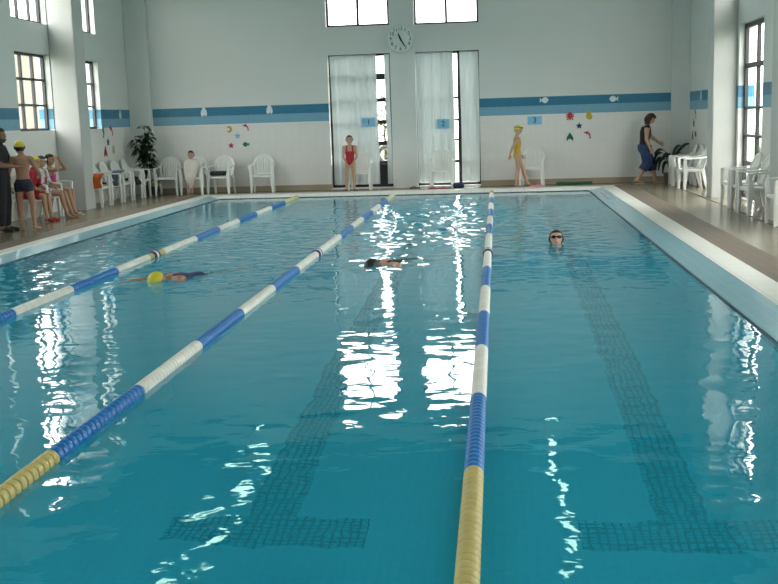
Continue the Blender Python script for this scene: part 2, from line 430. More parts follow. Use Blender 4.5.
# skirting
for n, (a, b) in enumerate(((-8.45, -4.05), (-.40, 4.09))):
    bm = NB(); add_box(bm, a, b, YB-.015, YB+.01, 0, .13); struct('baseboard_back' if n == 0 else 'baseboard_back.%03d' % n, bm, MT['skirt'])
bm = NB(); add_box(bm, XR-.015, XR+.01, 21.9, 26.4, 0, .12); struct('baseboard_right', bm, MT['skirt'])
# pillars
def pillar(x0, x1, y0, y1, m='pillar'):
    bm = NB(); add_box(bm, x0, x1, y0, y1, 0, ZC)
    bmesh.ops.bevel(bm, geom=[e for e in bm.edges if abs(e.verts[0].co.z-e.verts[1].co.z) > 1], offset=.012, segments=2, affect='EDGES')
    struct('trim_pillar', bm, MT[m])
bm = NB(); add_box(bm, -2.525, -1.925, YB-.03, YB+.05, 0, ZC); struct('trim_pillar', bm, MT['pilaster'])
pillar(XL, -8.45, 26.45, YB, 'pilaster'); pillar(4.09, XR, 26.4, YB, 'pilaster')
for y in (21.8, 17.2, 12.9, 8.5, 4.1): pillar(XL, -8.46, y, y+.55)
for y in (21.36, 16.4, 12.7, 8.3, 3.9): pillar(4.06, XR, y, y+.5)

# ---------------------------------------------------------------- windows
wn = [0]
def window(axis, at, a, b, c, d, vbars, hbars, ft=.05, glass='glass', bar=.045, name='window', bottom_panel=0):
    """frame with bars, glazed; bars at fractions of width and height"""
    wn[0] += 1
    P = (lambda bm, u0, u1, z0, z1, e: add_box(bm, u0, u1, at-e, at+e, z0, z1)) if axis == 'X' else (lambda bm, u0, u1, z0, z1, e: add_box(bm, at-e, at+e, u0, u1, z0, z1))
    bm = NB()
    P(bm, a, a+ft, c, d, .03); P(bm, b-ft, b, c, d, .03); P(bm, a, b, c, c+ft, .03); P(bm, a, b, d-ft, d, .03)
    for f, w in vbars: u = a+(b-a)*f; P(bm, u-w/2, u+w/2, c, d, .028)
    for f, w in hbars: z = c+(d-c)*f; P(bm, a, b, z-w/2, z+w/2, .026)
    if bottom_panel: P(bm, a, b, c, c+bottom_panel, .02)
    fo = struct('%s_%d' % (name, wn[0]), bm, MT['black'])
    bm = NB(); P(bm, a+ft*.6, b-ft*.6, c+ft*.6, d-ft*.6, .004); struct('pane', bm, MT[glass], fo)
    # the window opening guides daylight sampling
    ld = bpy.data.lights.new('daylight_opening', 'AREA'); ld.shape = 'RECTANGLE'; ld.size = b-a; ld.size_y = d-c
    lo = bpy.data.objects.new('daylight_opening', ld); COL.objects.link(lo)
    inside = {('X', True): (PI/2, 0, PI), ('X', False): (PI/2, 0, 0), ('Y', True): (PI/2, 0, PI/2), ('Y', False): (PI/2, 0, -PI/2)}
    hi = at > (YB-2 if axis == 'X' else XR-2)
    off = .1 if hi else -.1
    lo.location = ((a+b)/2, at+off, (c+d)/2) if axis == 'X' else (at+off, (a+b)/2, (c+d)/2)
    nrm = Vector((0, -1, 0)) if axis == 'X' else Vector((-1, 0, 0))
    if not hi: nrm = -nrm
    lo.rotation_euler = nrm.to_track_quat('-Z', 'Z').to_euler()
    ld.cycles.is_portal = True
T2 = [(1/3, .045), (2/3, .045)]
for a, b in left_low:
    window('Y', XL-.15, a, b, 1.65, 3.16, T2, T2)
    window('Y', XL-.15, a, b, *UW, [(.36, .05), (.70, .05)], [])
for a, b in right_door:
    window('Y', XR+.13, a, b, .02, 3.2, [(.47, .12)], [(.2, .08), (.36, .05), (.52, .05), (.76, .09)], .08, name='door')
    window('Y', XR+.13, a, b, *UW, [(.36, .05), (.70, .05)], [])
window('X', YB+.22, *BACK[0], [(.5, .06)], [(.185, .07), (.33, .10), (.49, .10), (.655, .10), (.83, .15)], .06, name='door', bottom_panel=.55)
window('X', YB+.22, *BACK[1], [(.5, .06), (.68, .08)], [(.18, .06), (.34, .05), (.49, .05), (.655, .05)], .06, name='door')
window('X', YB+.15, *BACK[2], [(.5, .06)], [], .05, 'frosted'); window('X', YB+.15, *BACK[3], [(.5, .06)], [], .05, 'glass')
for h in NEAR: window('X', YN-.2, *h, [(.5, .05)], [(.5, .05)])

# ---------------------------------------------------------------- outside
ring_slab('ground_outside', dict(xl=-60, xr=60, yn=-60, yb=90), RM, -.5, -.32, cmat('grass_outside', (.05, .08, .03), .9))
t = thing('neighbour_building', 'cream and grey rendered building seen through the left windows', 'building', (-19, 30, -.32))
bm = NB(); add_box(bm, -2, 2, -1, 14, 0, 5.2); obj('wall', bm, cmat('cream_render', (.15, .135, .11), .9), t)
bm = NB(); add_box(bm, -2, 1.6, -12, -1, 0, 5.0); obj('wall', bm, cmat('grey_render', (.085, .085, .09), .9), t)
bm = NB(); add_box(bm, -2.3, 2.3, -12.3, 14.3, 5.2, 5.4); obj('roof_slab', bm, cmat('grey_slab', (.1, .1, .1), .9), t)
def shrub(loc, r, h, col, label, seed):
    rnd = random.Random(seed)
    t = thing('garden_shrub', label, 'shrub', loc)
    bm = NB(); tube(bm, [(0, 0, 0), (.03, 0, h*.4), (0, .05, h*.8)], [.05, .04, .02]); obj('stem', bm, cmat('bark', (.06, .04, .025), .9), t)
    bm = NB()
    for k in range(420):
        a, b = rnd.uniform(0, 2*PI), rnd.uniform(-1, 1); q = rnd.uniform(.55, 1)
        c = Vector((math.cos(a)*math.sqrt(1-b*b)*r*q, math.sin(a)*math.sqrt(1-b*b)*r*q, h*.55+b*h*.45*q))
        leaf(bm, c, Vector((rnd.uniform(-1, 1), rnd.uniform(-1, 1), rnd.uniform(-.4, 1))), rnd.uniform(.18, .3), .09, rnd)
    obj('foliage', bm, cmat('leaf_%d' % seed, col, .5, noise=.3), t)
def leaf(bm, c, d, L, w, rnd, droop=.25):
    d = d.normalized(); s, nn = frame_of(d, (rnd.uniform(-.3, .3), rnd.uniform(-.3, .3), 1)); s, nn = nn, s
    prev = None
    for i, f in enumerate((0, .35, .7, 1)):
        wd = w*(0.08, 1, .75, .04)[i]/2; p = c + d*L*f - Vector((0, 0, 1))*L*droop*f*f
        cur = [bm.verts.new(p - s*wd + nn*wd*.25), bm.verts.new(p), bm.verts.new(p + s*wd + nn*wd*.25)]
        if prev:
            for k in (0, 1): bm.faces.new((prev[k], prev[k+1], cur[k+1], cur[k]))
        prev = cur
shrub((-3.0, 29.3, -.32), 1.1, 2.6, (.09, .12, .015), 'yellow-green garden shrub outside behind the first curtained door', 31)
shrub((6.6, 24.8, -.32), .9, 1.9, (.02, .035, .012), 'dark garden shrub outside the right glazed door', 32)
shrub((7.4, 22.6, -.32), .9, 2.6, (.03, .05, .015), 'green garden shrub outside beyond the right pillar', 33)
for k, (x, y, h) in enumerate(((8.2, 18.2, 2.2), (8.0, 15.6, 2.4), (8.3, 12.8, 2.2), (8.1, 20.6, 2.0))):  # unseen shrub row, added to hold back low daylight at the right doors
    shrub((x, y, -.32), 1.25, h, (.025, .045, .015), 'unseen green shrub added to dim daylight at the right-hand doors, %s from the near end' % ('third', 'second', 'first', 'fourth')[k], 40+k)
# life ring outside the first door
t = thing('planter_box', 'dark square planter box outside the first glazed door', 'planter', (-2.78, 27.3, -.32))
bm = NB(); lathe(bm, (0, 0, 0), (0, 0, 1), [(0, .20), (.8, .26), (.86, .28), (.86, .22), (.8, .2)], 4); obj('box', bm, cmat('dark_planter', (.02, .02, .022), .6), t)
bm = NB(); NR = 28
rings = [[Vector((math.cos(a)*(.19+.055*math.cos(b)), .055*math.sin(b), math.sin(a)*(.19+.055*math.cos(b)))) for b in [2*PI*k/10 for k in range(10)]] for a in [2*PI*i/NR for i in range(NR)]]
V = [[bm.verts.new(p) for p in r] for r in rings]
for i in range(NR):
    for k in range(10): bm.faces.new((V[i][k], V[i][(k+1) % 10], V[(i+1) % NR][(k+1) % 10], V[(i+1) % NR][k]))
o = obj('life_ring', bm, cmat('ring_white', (.16, .16, .155), .6)); o.location = (-2.76, 27.3, .80)
tag(o, 'white ring standing on the dark planter outside the first door', 'life ring')

# ---------------------------------------------------------------- ceiling lamps (their reflections lie in two rows on the water)
first = None
for x, side in ((1.24, 'right'), (-5.87, 'left')):
    for k in range(9):
        y = 25.3 - 2.65*k
        lb = 'fluorescent ceiling lamp of the %s row, number %s from the back wall' % (side, ('one', 'two', 'three', 'four', 'five', 'six', 'seven', 'eight', 'nine')[k])
        if first is None:
            first = thing('ceiling_lamp', lb, 'lamp', (x, y, ZC-.12), 0, 'fluorescent ceiling lamps')
            bm = NB(); add_box(bm, -.12, .12, -.72, .72, .04, .12); obj('housing', bm, MT['lampbody'], first, False)
            bm = NB(); add_box(bm, -.085, .085, -.70, .70, .0, .045); obj('diffuser', bm, MT['tube'], first, False)
        else: dup(first, (x, y, ZC-.12), 0, lb)

# ---------------------------------------------------------------- curtains
def curtain(label, x0, x1, z0, z1, y, seed):
    rnd = random.Random(seed); t = thing('curtain', label, 'curtain', ((x0+x1)/2, y, 0)); w = x1-x0
    bm = NB(); n = int(w/.012); ph = 0; cols = []
    for i in range(n+1):
        x = -w/2 + w*i/n; ph += rnd.uniform(.06, .24)
        d = .028*math.sin(ph*1.9) + .012*math.sin(ph*4.1+1)
        cols.append([bm.verts.new((x + .01*math.sin(z*1.3+ph), d*(1.0 if z < z1-.1 else .5) + .01*math.sin(z*.9+ph), z)) for z in [z0+(z1-z0)*k/8 for k in range(9)]])
    for a, b in zip(cols, cols[1:]):
        for k in range(8): bm.faces.new((a[k], b[k], b[k+1], a[k+1]))
    obj('drape', bm, MT['curtain'], t)
    bm = NB(); tube(bm, [(-w/2, 0, z1+.012), (w/2, 0, z1+.012)], .012); obj('rail', bm, MT['grey'], t)
curtain('long pale curtain covering most of the door left of the clock', -4.0, -2.87, .10, 3.2, 26.70, 1)
curtain('narrow pale curtain strip at the right edge of the first curtained door', -2.68, -2.55, .10, 3.2, 26.70, 2)
curtain('long pale curtain on the left of the door behind sign two', -1.92, -1.02, .10, 3.2, 26.70, 3)
curtain('pale curtain drawn to the right side of the second curtained door', -.86, -.42, .10, 3.2, 26.70, 4)

# ---------------------------------------------------------------- clock
t = thing('wall_clock', 'round white wall clock between the upper back windows', 'clock', (-2.255, YB-.03, 3.55))
bm = NB(); lathe(bm, (0, 0, 0), (0, -1, 0), [(0, .325), (.05, .34), (.06, .33), (.06, .31), (.045, .305), (.045, .0)], 48); obj('rim', bm, cmat('clock_rim', (.62, .66, .64), .4), t)
bm = NB(); lathe(bm, (0, -.045, 0), (0, -1, 0), [(0, .307), (.003, .307)], 48); dial = obj('dial', bm, cmat('clock_face', (.74, .79, .75), .5), t)
ink = cmat('ink_black', (.008, .008, .01), .5)
for h in range(1, 13):
    a = math.radians(30*h); text_mesh(str(h), .12, dial, ink, 'numeral', (.235*math.sin(a), -.052, .235*math.cos(a)), (PI/2, 0, 0), .001)
def hand(nm, deg, L, w, y):
    bm = NB(); prism(bm, [(-w/2, -.05), (w/2, -.05), (w*.4, L*.6), (0, L), (-w*.4, L*.6)], (0, 0, 0), (1, 0, 0), (0, 0, 1), .004)
    o = obj(nm, bm, ink, t, False); o.location = (0, y, 0); o.rotation_euler = (0, math.radians(deg), 0)
hand('hour_hand', 338, .16, .046, -.056); hand('minute_hand', 150, .25, .038, -.062)

# ---------------------------------------------------------------- number signs
signm = mat('sign_blue', (.24, .52, .74), .5)
for d, x, y, z, w, h, lb in (('1', -3.095, 26.63, 1.605, .33, .22, 'pale blue sign with the number 1 on the first curtain'),
                             ('2', -1.285, 26.63, 1.515, .29, .23, 'pale blue sign with the number 2 on the second curtain'),
                             ('3', .905, YB, 1.53, .34, .20, 'pale blue sign with the number 3 on the white wall')):
    t = thing('lane_sign', lb, 'sign', (x, y, z), 0, 'numbered lane signs')
    bm = NB(); add_box(bm, -w/2, w/2, -.012, 0, -h/2, h/2); obj('plate', bm, signm, t, False)
    text_mesh(d, .19, t, cmat('sign_navy', (.012, .03, .10), .5), 'digit', (0, -.014, 0), (PI/2, 0, 0), .002)

# ---------------------------------------------------------------- wall stickers
def star(n, r0, r1, ph=PI/2): return [((r0 if k % 2 == 0 else r1)*math.cos(ph+PI*k/n), (r0 if k % 2 == 0 else r1)*math.sin(ph+PI*k/n)) for k in range(2*n)]
def poly(s, k=1.0): return [(x*k, y*k) for x, y in s]
SH = dict(
    star=star(5, 1, .5), flower=[(math.cos(a)*(.72+.28*math.cos(5*(a-PI/2))), math.sin(a)*(.72+.28*math.cos(5*(a-PI/2)))) for a in [2*PI*k/50 for k in range(50)]],
    shell=[(.2, -1), (.65, -.85), (.85, -.4), (.6, .0), (.5, .45), (.25, .9), (-.1, 1), (-.4, .75), (-.5, .2), (-.55, -.4), (-.35, -.85)],
    moon=[(math.cos(a)*.9, math.sin(a)*1) for a in [math.radians(d) for d in range(-150, 151, 20)]] + [(-.25+math.cos(a)*.45, math.sin(a)*.5) for a in [math.radians(d) for d in range(130, -131, -26)]],
    dolphin=[(-1, .75), (-.7, .85), (-.2, .95), (.05, 1.2), (.15, .85), (.55, .45), (.75, 0), (.75, -.45), (1.0, -.75), (.7, -.72), (.35, -.85), (.52, -.45), (.45, -.05), (.15, .3), (-.15, .45), (-.2, .15), (-.4, .5), (-.75, .6)],
    fish=[(-1, .05), (-.75, .45), (-.3, .68), (.2, .5), (.5, .15), (.95, .55), (.85, 0), (.95, -.55), (.5, -.15), (.2, -.5), (-.3, -.68), (-.75, -.4)],
    octopus=[(0, 1), (.35, .85), (.5, .5), (1, .55), (.95, .35), (.5, .2), (1, -.1), (.9, -.3), (.4, -.1), (.8, -.8), (.55, -.85), (.2, -.35), (.1, -.9), (-.1, -.9), (-.2, -.35), (-.55, -.85), (-.8, -.8), (-.4, -.1), (-.9, -.3), (-1, -.1), (-.5, .2), (-.95, .35), (-1, .55), (-.5, .5), (-.35, .85)],
    ray=[(0, 1.1), (.25, .6), (.6, .15), (.8, -.4), (.75, -.95), (.45, -.8), (.2, -.45), (0, -.6), (-.2, -.45), (-.45, -.8), (-.75, -.95), (-.8, -.4), (-.6, .15), (-.25, .6)],
    arrowfish=[(0, 1.1), (.3, .6), (.55, .1), (.6, -.5), (.35, -.9), (.15, -.6), (0, -.75), (-.15, -.6), (-.35, -.9), (-.6, -.5), (-.55, .1), (-.3, .6)],
    seahorse=[(0, 1), (.35, .8), (.3, .4), (.5, 0), (.3, -.5), (0, -.9), (-.3, -.7), (-.05, -.5), (0, -.1), (-.2, .3), (-.45, .5), (-.2, .8)],
)
WALLS = dict(back=((1, 0, 0), (0, 0, 1)), left=((0, 1, 0), (0, 0, 1)), right=((0, -1, 0), (0, 0, 1)))
def sticker(kind, wall, pos, k, col, label, group):
    ux, uy = WALLS[wall]
    bm = NB(); prism(bm, poly(SH[kind], k*(1 if kind == 'arrowfish' else .68)), (0, 0, 0), ux, uy, .008)
    o = obj(kind + '_sticker' if kind not in ('arrowfish',) else 'fish_sticker', bm, cmat('sticker_%02d%02d%02d' % tuple(int(c*99) for c in col), col, .5), None, False)
    o.location = pos; return tag(o, label, 'wall sticker', group)
RED, YEL, NAV, GRN, SKYB, PNK = (.42, .02, .03), (.50, .36, .03), (.01, .02, .16), (.01, .16, .08), (.20, .46, .68), (.38, .03, .12)
G1, G2, G3, G4 = 'sea stickers left of the curtained doors', 'sea stickers right of the third sign', 'sea stickers on the left wall', 'sea stickers on the right wall'
sticker('moon', 'back', (-6.55, YB, 1.54), .12, YEL, 'yellow crescent sticker, upper left of the cluster left of the doors', G1)
sticker('dolphin', 'back', (-6.13, YB, 1.56), .13, RED, 'red dolphin sticker, upper right of the cluster left of the doors', G1)
sticker('flower', 'back', (-6.345, YB, 1.37), .11, SKYB, 'pale blue flower sticker in the middle of the left cluster', G1)
sticker('star', 'back', (-6.52, YB, 1.14), .115, PNK, 'crimson starfish sticker above the chair with the black bag', G1)
sticker('fish', 'back', (-6.14, YB, 1.16), .13, GRN, 'dark green fish sticker, lower right of the cluster left of the doors', G1)
sticker('octopus', 'back', (1.74, YB, 1.60), .15, RED, 'red octopus sticker nearest to the number 3 sign', G2)
sticker('shell', 'back', (2.18, YB, 1.62), .16, YEL, 'yellow shell sticker, upper right of the right cluster', G2)
sticker('star', 'back', (1.955, YB, 1.37), .12, NAV, 'navy blue starfish sticker in the middle of the right cluster', G2)
sticker('ray', 'back', (1.735, YB, 1.12), .15, GRN, 'green ray sticker, lower left of the right cluster', G2)
sticker('dolphin', 'back', (2.15, YB, 1.14), .14, PNK, 'crimson dolphin sticker nearest to the walking woman', G2)
sticker('seahorse', 'left', (XL, 24.55, 1.56), .19, GRN, 'green seahorse sticker nearest to the left window', G3)
sticker('dolphin', 'left', (XL, 25.08, 1.58), .17, RED, 'red dolphin sticker on the left wall, upper right of the cluster', G3)
sticker('star', 'left', (XL, 24.83, 1.34), .14, NAV, 'blue starfish sticker in the middle of the left-wall cluster', G3)
sticker('ray', 'left', (XL, 24.62, 1.12), .18, RED, 'red ray sticker above the leftmost row of chairs', G3)
sticker('shell', 'left', (XL, 25.15, 1.16), .15, (.5, .38, .2), 'pale tan shell sticker on the left wall beside the ficus', G3)
sticker('dolphin', 'right', (XR, 25.67, 1.56), .15, (.35, .12, .05), 'orange-brown dolphin sticker, topmost on the right wall', G4)
sticker('star', 'right', (XR, 25.85, 1.36), .14, NAV, 'navy starfish sticker in the middle of the right-wall cluster', G4)
sticker('ray', 'right', (XR, 26.0, 1.08), .15, (.05, .06, .08), 'dark ray sticker at the far bottom of the right-wall cluster', G4)
sticker('fish', 'right', (XR, 25.62, 1.12), .14, GRN, 'dark green fish sticker low on the right wall above chairs', G4)
WF = (.66, .74, .76)
for kind, wall, pos, lb in (('arrowfish', 'back', (-7.16, YB, 1.98), 'white fish sticker on the blue band nearest the corner pillar'),
                            ('arrowfish', 'back', (-5.52, YB, 1.99), 'white fish sticker on the blue band nearest the first curtained door'),
                            ('fish', 'back', (2.77, YB, 1.98), 'white fish sticker on the blue band nearest the walking woman'),
                            ('arrowfish', 'left', (XL, 25.78, 1.97), 'white fish sticker on the blue band of the left wall'),
                            ('arrowfish', 'right', (XR, 25.0, 1.97), 'white fish sticker on the blue band of the right wall')):
    sticker(kind, wall, pos, .13 if kind == 'arrowfish' else .16, WF, lb, 'white fish on the blue band')
o = sticker('fish', 'back', (1.13, YB, 2.0), .16, WF, 'white fish sticker on the blue band above the number 3 sign', 'white fish on the blue band')
o.data = o.data.copy()
for v in o.data.vertices: v.co.x *= -1
o.data.flip_normals()

# ---------------------------------------------------------------- lane ropes
def lane_rope(label, x, shift, far, near_first):
    t = thing('lane_rope', label, 'lane rope', (x, 0, ZW+.016), 0, 'floating lane ropes')
    bm = NB(); tube(bm, [(0, 2.5, 0), (0, 25.1, 0)], .006, 6); obj('cable', bm, MT['grey'], t)
    B, Wt, Y, R = cmat('float_blue', (.008, .15, .45), .35), cmat('float_white', (.74, .73, .66), .4), cmat('float_yellow', (.50, .42, .15), .4), cmat('float_red', (.35, .07, .04), .4)
    PY = cmat('float_pale_yellow', (.62, .60, .30), .4); K = cmat('float_navy', (.02, .03, .14), .35)
    sec = [(2.5, 5.3+shift, Y), (5.3+shift, 6.73+shift, B), (6.73+shift, 8.17+shift, Wt), (8.17+shift, 9.62+shift, B), (9.62+shift, 11.07+shift, Wt), (11.07+shift, 12.5+shift, B),
           (12.5+shift, 13.75+shift, Wt), (13.75+shift, 13.92+shift, Y if far == 'yellow' else Wt), (13.92+shift, 13.99+shift, K), (13.99+shift, 14.06+shift, Wt), (14.06+shift, 14.13+shift, K), (14.13+shift, 14.4+shift, Y if far == 'yellow' else Wt), (14.4+shift, 16.05+shift, Wt),
           (16.05+shift, 17.45+shift, B), (17.45+shift, 18.87+shift, Wt), (18.87+shift, 20.3+shift, B), (20.3+shift, 21.72+shift, Wt), (21.72+shift, 23.15+shift, B)]
    a = 23.15+shift
    sec += {'yellow': [(a, 25.05, PY)], 'pale': [(a, 25.05, PY if 0 else cmat('float_cream', (.66, .64, .48), .4))], 'red': [(a, 24.35, Wt), (24.35, 24.7, cmat('float_pink', (.5, .3, .25), .4)), (24.7, 25.05, R)]}[far]
    for y0, y1, m in sec:
        n = max(1, round((y1-y0)/.068)); s = (y1-y0)/n; prof = []
        big = 1.35 if n == 1 else 1
        for k in range(n):
            b = y0+k*s; prof += [(b+.004, .026), (b+.008, .043*big), (b+s*.3, .05*big), (b+s*.7, .05*big), (b+s-.006, .043*big), (b+s-.002, .026)]
        bm = NB(); lathe(bm, (0, 0, 0), (0, 1, 0), prof, 14); obj('float_section', bm, m, t)
lane_rope('blue and white lane rope nearest to the left coping', -4.64, .25, 'yellow', 0)
lane_rope('blue and white lane rope in the middle between the other two', -2.385, .1, 'pale', 0)
lane_rope('blue and white lane rope nearest to the right coping, ending in red floats', -.137, -.15, 'red', 0)

# ---------------------------------------------------------------- white plastic armchairs (front towards local +Y)
def make_chair(label):
    t = thing('plastic_armchair', label, 'chair'); m = MT['chair']
    bm = NB()
    rings = []
    for y, w, z in ((-.205, .40, .415), (-.18, .43, .43), (0, .46, .42), (.15, .485, .43), (.205, .49, .428), (.222, .48, .405)):
        rings.append([Vector((x*w/2, y, z - .012*(1-x*x) + dz)) for x, dz in ((-1, 0), (-.6, 0), (0, 0), (.6, 0), (1, 0), (1, -.022), (.6, -.018), (0, -.018), (-.6, -.018), (-1, -.022))])
    loft(bm, rings)
    for sx in (-1, 1): ribbon(bm, [(sx*.235, .212, .40), (sx*.215, -.19, .40)], (0, 0, 1), .05, .012)
    ribbon(bm, [(-.235, .217, .40), (.235, .217, .40)], (0, 0, 1), .05, .012)
    obj('seat', bm, m, t)
    def bp(u, v):   # backrest surface: u across, v up from the seat
        return Vector((u, -.20 - .13*v/.46 - .05*max(0, v-.1) + .22*u*u, .42+v))
    bm = NB(); path = []
    for k in range(25):
        a = PI*k/24; path.append(bp(-.24*math.cos(a), .25+.215*math.sin(a)))
    path = [bp(-.20, 0), bp(-.225, .12)] + path + [bp(.225, .12), bp(.20, 0)]
    ribbon(bm, path, (0, 1, .3), .028, .055)
    for k in range(6):
        u = -.16+.064*k; top = .25+.215*math.sqrt(max(0, 1-(u/.24)**2))
        ribbon(bm, [bp(u*.88, -.01), bp(u*.95, top*.5), bp(u, top)], (1, 0, 0), [.05, .052, .056], .012)
    ribbon(bm, [bp(-.19, .02), bp(0, .02), bp(.19, .02)], (0, 0, 1), .06, .014)
    obj('backrest', bm, m, t)
    for sx in (-1, 1):
        bm = NB()
        pts = [bp(sx*.238, .27)] + [Vector((sx*x, y, z)) for x, y, z in ((.262, -.2, .668), (.278, -.06, .658), (.285, .08, .652), (.285, .18, .648), (.283, .225, .638))]
        ribbon(bm, pts, (1, 0, 0), [.03, .05, .062, .068, .068, .05], .024); obj('armrest', bm, m, t)
        bm = NB()
        loft(bm, [[Vector((sx*x, y, z)) for x, y in ((cx-w, .235), (cx+w*.8, .235), (cx+w, .22), (cx+w, .22-d), (cx+w-.014, .22-d), (cx+w-.014, .213), (cx-w, .213))] for cx, w, d, z in ((.278, .026, .05, .642), (.268, .028, .04, .56), (.25, .042, .07, .44), (.252, .032, .05, .2), (.262, .02, .034, 0))]); obj('leg', bm, m, t)
        bm = NB()
        loft(bm, [[Vector((sx*x, y, z)) for x, y in ((cx-w, yy-.012), (cx+w, yy-.012), (cx+w, yy+d), (cx+w-.014, yy+d), (cx+w-.014, yy+.01), (cx-w, yy+.01))] for cx, w, d, yy, z in ((.21, .042, .065, -.19, .44), (.232, .03, .05, -.235, .2), (.25, .02, .034, -.27, 0))]); obj('leg', bm, m, t)
    return t
chair0 = None
def chair(x, y, rz, label, group):
    global chair0
    if chair0 is None:
        chair0 = make_chair(label); chair0.location = (x, y, 0); chair0.rotation_euler = (0, 0, rz); chair0['group'] = group; return chair0
    return dup(chair0, (x, y, 0), rz, label, group)
EAST, WEST, SOUTH = -PI/2, PI/2, PI
GL, GB, GR = 'white plastic armchairs along the left wall', 'white plastic armchairs along the back wall', 'white plastic armchairs along the right wall'
LW = [(22.67, 'white plastic armchair holding the orange towel beside the left pillar'), (23.36, 'white plastic armchair with a dark garment, next after the orange-towel chair'),
      (24.08, 'white plastic armchair with a grey towel hanging from its arm'), (24.80, 'white plastic armchair with dark clothes, fourth along the left wall'),
      (25.50, 'white plastic armchair at the corner in front of the ficus')]
for k, (y, lb) in enumerate(LW): chair(-8.57, y, EAST + (.05, -.04, .03, -.02, .06)[k], lb, GL)
chair(-8.0, 26.06, SOUTH+.06, 'empty white plastic armchair on the back wall beside the corner pillar', GB)
chair(-7.33, 25.98, SOUTH-.05, 'white plastic armchair under the child wrapped in a towel', GB)
chair(-6.68, 26.06, SOUTH-.1, 'white plastic armchair with a black bag on its seat', GB)
chair(-5.68, 26.20, SOUTH+.08, 'empty white plastic armchair standing alone left of the first curtain', GB)
chair(-3.30, 26.28, SOUTH, 'empty white plastic armchair behind the girl in red', GB)
chair(-1.33, 26.28, SOUTH, 'empty white plastic armchair in front of the second curtain', GB)
chair(.82, 26.20, SOUTH-.15, 'empty white plastic armchair under sign 3 behind the girl in yellow', GB)
for k, (y, lb) in enumerate(((23.78, 'white plastic armchair nearest to the right pillar in the far right row'), (24.5, 'white plastic armchair in the middle of the far right row'), (25.25, 'white plastic armchair at the far end of the right row, by the plant'))):
    chair(4.11, y, WEST + (.06, 0, -.05)[k], lb, GR)
for k, (y, lb) in enumerate(((19.26, 'white plastic armchair against the glazed door, farthest of the three between right pillars'), (18.54, 'white plastic armchair in the middle of the three between the right pillars'), (17.84, 'white plastic armchair close behind the near right pillar'))):
    chair(4.11, y, WEST + (.03, -.05, .08)[k], lb, GR)
chair(4.11, 16.08, WEST, 'white plastic armchair cut off by the right edge of the photo', GR)
SEATS = [(-8.6, 19.3, 'white plastic armchair under the person in red with the yellow cap'), (-8.6, 19.97, 'white plastic armchair under the girl wrapped in a pale patterned towel'), (-8.6, 20.64, 'white plastic armchair under the girl in the pink swimsuit')]
for x, y, lb in SEATS: chair(x, y, EAST, lb, GL)

# ---------------------------------------------------------------- soft things on and under the chairs
def cloth(name, label, cat, loc, rz, size, drop, col, seed, group=None, thick=.02):
    """a crumpled towel or garment: lies over the seat edge and hangs"""
    rnd = random.Random(seed); bm = NB(); nx, ny = 12, 18; w, L = size
    vt = {}
    for side in (0, 1):
        for i in range(nx+1):
            for j in range(ny+1):
                s = L*j/ny; x = w*(i/nx-.5)
                flat = L-drop
                y, z = (s, 0) if s < flat else (flat + .018*math.sin(min(1, (s-flat)/.05)*PI/2), -(s-flat))
                b = .014*math.sin(i*1.3+seed)+.012*math.sin(j*.9+i*.7+seed*2)+rnd.uniform(-.004, .004)
                if s < flat: z += abs(b)*1.4 + (thick if side else 0)
                else: y += abs(b) + (thick if side else 0)
                x += .02*math.sin(j*.6+seed)
                if s >= flat: x *= 1-.25*(s-flat)/max(drop, .01)
                vt[side, i, j] = bm.verts.new((x, y, z))
    for side in (0, 1):
        for i in range(nx):
            for j in range(ny): bm.faces.new([vt[side, a, b] for a, b in ((i, j), (i+1, j), (i+1, j+1), (i, j+1))])
    for i in range(nx):
        for j in (0, ny): bm.faces.new((vt[0, i, j], vt[0, i+1, j], vt[1, i+1, j], vt[1, i, j]))
    for j in range(ny):
        for i in (0, nx): bm.faces.new((vt[0, i, j], vt[0, i, j+1], vt[1, i, j+1], vt[1, i, j]))
    o = obj(name, bm, cmat(name + '_%d' % seed, col, .9, noise=.2, scale=20, bump=.2)); o.location = loc; o.rotation_euler = (0, 0, rz)
    return tag(o, label, cat, group)
cloth('towel', 'bright orange towel draped over the armrest of the chair beside the left pillar', 'towel', (-8.41, 22.50, .672), PI, (.27, .42), .26, (.62, .13, .02), 1)
cloth('garment', 'dark folded garment on the second chair along the left wall', 'clothing', (-8.70, 23.36, .44), EAST, (.34, .36), .04, (.05, .05, .07), 2)
cloth('towel', 'grey-blue towel hanging over the armrest of the third left chair', 'towel', (-8.47, 23.94, .672), PI+.1, (.22, .50), .33, (.15, .17, .23), 3)
cloth('garment', 'black clothes heaped on the fourth chair along the left wall', 'clothing', (-8.68, 24.80, .44), EAST, (.36, .42), .1, (.02, .02, .025), 4)
cloth('garment', 'dark clothes on the corner chair in front of the ficus', 'clothing', (-8.70, 25.50, .44), EAST, (.3, .3), .02, (.06, .07, .08), 5)
t = thing('sports_bag', 'dark and lime green bag on the floor by the corner pillar', 'bag', (-8.31, 25.95, 0))
bm = NB(); ellipsoid(bm, (0, 0, .14), ((.12, 0, 0), (0, .12, 0), (0, 0, .15))); obj('body', bm, cmat('bag_dark', (.03, .035, .04), .8), t)
bm = NB(); ellipsoid(bm, (0, -.01, .26), ((.115, 0, 0), (0, .11, 0), (0, 0, .06))); obj('flap', bm, cmat('bag_lime', (.28, .30, .03), .7), t)
bm = NB(); tube(bm, [(-.1, 0, .26), (-.06, 0, .38), (.06, 0, .38), (.1, 0, .26)], .012); obj('strap', bm, cmat('bag_dark', (0, 0, 0)), t)
t = thing('bag', 'flat black bag lying on the seat of the back-wall chair', 'bag', (-6.68, 25.99, .435))
bm = NB()
